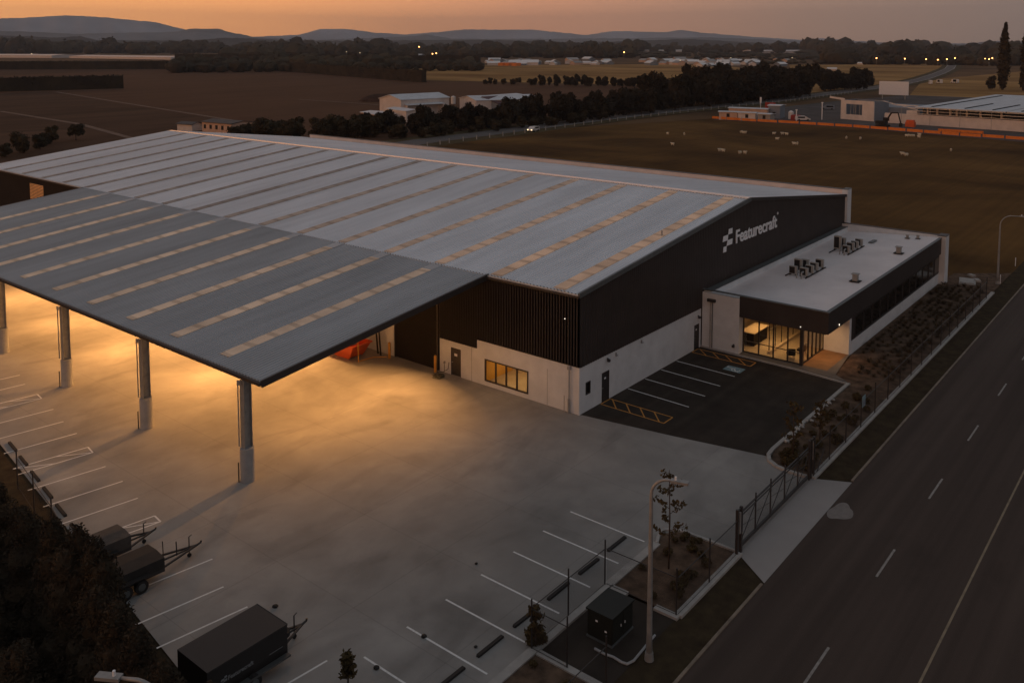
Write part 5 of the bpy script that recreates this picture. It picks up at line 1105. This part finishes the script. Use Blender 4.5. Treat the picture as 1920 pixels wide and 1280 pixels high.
# main site building, axis aligned like everything here
BX = 249
sb = empty('site_building', (236.95, -39.3, -.13), 'long unfinished building with pale metal roof, scaffold rails and pinkish white wall', 'building', rz=-.16)
def sbx(name, m, x0, x1, y0, y1, z0, z1, par=sb): return box(name, m, par, x0-BX, x1-BX, y0+40, y1+40, z0, z1)
sbx('wall', 'skin', BX, BX+.4, -60, 54, 0, 3.2); sbx('wall', 'dark', BX+5, BX+60, -60, 44, 0, 5.2)
def rslab(x0, x1, y0, y1, z0, z1, m, nm, par):
    b = MB(); b.v += [(x0, y0, z0), (x1, y0, z1), (x1, y1, z1), (x0, y1, z0)]; b.v += [(x, y, z+.2) for x, y, z in b.v[:4]]; b.f += [(3, 2, 1, 0), (4, 5, 6, 7), (0, 1, 5, 4), (1, 2, 6, 5), (2, 3, 7, 6), (3, 0, 4, 7)]; return b.ob(nm, m, par)
rslab(-.6, 66, -20, 45.4, 5.5, 6.9, 'farmroof', 'roof_panel', sb); rslab(-.6, 66, 45.9, 57, 5.5, 6.9, 'farmroof', 'roof_panel', sb); rslab(-.6, 66, 57.5, 84, 5.5, 6.9, 'farmroof', 'roof_panel', sb)
for x0, x1, y in ((2, 60, 80), (2, 24, 70), (2, 24, 62), (24, 60, 57), (2, 60, 54)):
    rslab(x0, x1, y-.35, y+.05, 5.5+(x0+.6)*.021+.21, 5.5+(x1+.6)*.021+.21, 'dark', 'roof_gap', sb)
for z in (3.6, 4.5, 5.35): MB().bar((-1.2, -20, z), (-1.2, 86, z), .12).ob('scaffold_rail', 'ridge', sb)
for y in range(-20, 90, 9): MB().bar((-1.2, y, 0), (-1.2, y, 5.4), .09).ob('scaffold_post', 'steel', sb)
for y in (60, 66, 70, 73, 75, 79, 82): box('interior_column', 'skin', sb, 4.4, 4.9, y, y+.5, 3.2, 5.3)
pc = empty('precast_frame_building', (253.5, 57.5, -.13), 'pinkish white unfinished precast block with an open window bay left of the long site building', 'building', rz=-.29); pc.scale = (.84, .84, .8)
wall_ = MB().box(0, .4, 0, 5.2, 0, 8.2).box(0, .4, 5.2, 15, 0, 2.2).box(0, .4, 5.2, 15, 6.6, 8.2).box(0, .4, 12.6, 15, 2.2, 6.6).ob('wall', 'skin', pc)
MB().box(.4, 10, 0, .4, 0, 8.2).box(.4, 9.9, 14.6, 15, 0, 8.2).box(10, 10.3, .4, 14.6, 0, 8.2).ob('side_wall', 'blue', pc)
for y in (6.6, 8.4, 9.2, 10.6): box('column', 'steel', pc, .5, .7, y, y+.2, 2.2, 6.6)
MB().bar((1, 14, 8.4), (1, 21, 9.0), .3, .8).ob('roof_beam', 'skin', pc); MB().bar((6, 0, 8.3), (7, -14, 5.4), .2).ob('roof_beam', 'ridge', pc)
lw = empty('low_site_wall', (257, 45, -.13), 'low pinkish precast wall between the precast block and the long building', 'wall', rz=-.2); box('wall', 'skin', lw, 0, .4, 0, 14, 0, 2.4); box('buttress', 'skin', lw, -2, 0, -1, 2.5, 0, 4)
bs = empty('blue_sheeted_structure', (262, 46, -.13), 'blue-grey sheeted deck behind the low site wall', 'structure'); box('sheet_wall', 'blue', bs, 0, 20, 0, 16, 0, 4.4); MB().bar((0, 0, 5.2), (0, 16, 5.7), .15).bar((3, 0, 4.9), (3, 16, 4.9), .12).ob('rail', 'ridge', bs)
# cabins, tank, signs, masts
def cabin(ua, va, ub, vb, h, d, m, label):
    a = G(ua, va); c = G(ub, vb); e = gable_shed('site_cabin', (a.x, a.y), (c.x, c.y), d, h, .12, label, 'site cabin', m, 'farmroof', 'site cabins', doors=1, z0=-.13); return e
cabin(1348, 224, 1382, 225, 2.7, 3, 'warm', 'white site cabin at the left end of the orange fence'); cabin(1384, 225.5, 1416, 227, 2.7, 3, 'skin', 'brownish site cabin, second from the left'); cabin(1421, 227.5, 1444, 229, 2.6, 3, 'ac', 'grey site cabin, third from the left with dark end')
cabin(1366, 219, 1438, 222, 3.2, 4, 'warm', 'long site cabin with lit front behind the front row'); cabin(1440, 221, 1462, 222, 4.4, 6, 'blue', 'tall blue-grey container behind the site cabins')
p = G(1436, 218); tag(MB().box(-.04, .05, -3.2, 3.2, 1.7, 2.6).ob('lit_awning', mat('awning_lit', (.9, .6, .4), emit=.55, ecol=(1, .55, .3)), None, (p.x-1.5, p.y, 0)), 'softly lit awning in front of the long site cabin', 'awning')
for i, (u, v, h) in enumerate(((1493, 227, 3.6), (1541, 224, 5.6))):
    p = G(u, v); tag(MB().box(-.12, .12, -.12, .12, 0, h).box(-.25, .25, -.25, .25, h, h+.3).ob('site_mast', 'sign', None, (p.x, p.y, -.1)), ('short pale mast beside the red site box', 'taller pale mast between the car and the precast block')[i], 'mast')
p = G(1483, 223); tag(MB().tube([(0, 0, 0), (0, 0, 2.4), (0, 0, 2.9)], [.9, .9, .3], 12).ob('water_tank', 'carw', None, (p.x, p.y, -.1)), 'white upright tank beside the red box on the site', 'tank')
p = G(1492, 225); tag(MB().box(-1, 1, -1.4, 1.4, 0, 1.6).box(-.9, .9, -1.2, 1.2, 1.6, 1.8).ob('red_box', 'red', None, (p.x, p.y, -.1)), 'red box beside the white tank on the site', 'box')
p = G(1444, 212); tag(MB().box(-.1, .1, -2, 2, 1.5, 4).box(-.1, .1, -1.9, -1.7, 0, 1.5).box(-.1, .1, 1.7, 1.9, 0, 1.5).ob('site_board', 'red', None, (p.x, p.y, -.1)), 'dark red site board behind the cabins', 'sign board')
p = G(1426, 205); tag(MB().tube([(0, 0, 0), (0, 0, 4)], .12).box(-.1, .1, -.35, .35, 2.6, 4.8).ob('pale_banner', 'sign', None, (p.x, p.y, -.1)), 'narrow white banner standing behind the site cabins', 'banner')
p = G(1675, 186); hb = empty('hoarding', (p.x, p.y, -.1), 'white hoarding board standing behind the building site', 'hoarding'); box('board', 'sign', hb, 0, .2, -6.5, 6.5, 2, 8.2)
for y in (-5, 5): box('leg', 'steel', hb, .2, .5, y-.15, y+.15, 0, 8)
p = G(1712, 236); tag(MB().box(-1, 1, -1.3, 1.3, 0, 1.5).box(-.8, .8, -1.1, 1.1, 1.5, 2.1).ob('red_generator', 'orange', None, (p.x-3, p.y, -.1)), 'bright red generator against the long site wall', 'generator')
# excavator
p = G(1655, 238); ex = empty('excavator', (p.x, p.y, -.13), 'dark excavator with arched arm working behind the orange fence', 'excavator', rz=-PI/2-.1)
for s in (-1, 1):
    b = MB(); pr = [(-1.7, .2), (-1.9, .5), (-1.6, .85), (1.6, .85), (1.9, .5), (1.7, .2), (1.4, 0), (-1.4, 0)]; n = 8
    b.v += [(x, s*1.0-.25, z) for x, z in pr]+[(x, s*1.0+.25, z) for x, z in pr]; b.f += [tuple(range(n)), tuple(range(2*n-1, n-1, -1))]+[(i, n+i, n+(i+1) % n, (i+1) % n) for i in range(n)]; b.ob('track', 'dark', ex)
MB().box(-1.9, 1.1, -1.15, 1.15, 1.0, 2.0).box(-.5, .5, -.5, .5, .8, 1.0).ob('engine_house', 'dark', ex); c_ = box('cab', 'dark', ex, .0, 1.5, .1, 1.15, 2.0, 3.0); box('window', 'glassd', c_, 1.5, 1.52, .2, 1.05, 2.2, 2.9)
MB().bar((1.0, -.2, 1.9), (2.6, -.2, 4.6), .4).bar((2.6, -.2, 4.6), (4.6, -.2, 4.7), .36).ob('boom', 'dark', ex); MB().bar((4.6, -.2, 4.7), (5.5, -.2, 1.6), .3).ob('dipper_arm', 'dark', ex)
MB().prism([(5.1, -.6), (5.9, -.6), (5.9, .2), (5.1, .2)], .5, 1.6).ob('bucket', 'dark', ex)
# distant clouds low over the mountains are air: small, thin, real volumes are not needed at this size
# ------------------------------------------------------------------ evening air
hzm = bpy.data.materials.new('evening_air'); hzm.use_nodes = True; t = hzm.node_tree; t.nodes.clear(); o_ = t.nodes.new('ShaderNodeOutputMaterial'); v_ = t.nodes.new('ShaderNodeVolumePrincipled')
v_.inputs['Color'].default_value = (.80, .86, .95, 1); v_.inputs['Density'].default_value = 7.5e-5; v_.inputs['Anisotropy'].default_value = 0; t.links.new(v_.outputs[0], o_.inputs['Volume'])
M['haze'] = hzm
hz = MB().box(-2000, 12500, -3500, 12500, -8, 480).ob('haze', 'haze'); tag(hz, 'thin evening haze over the plain', 'haze', kind='stuff')
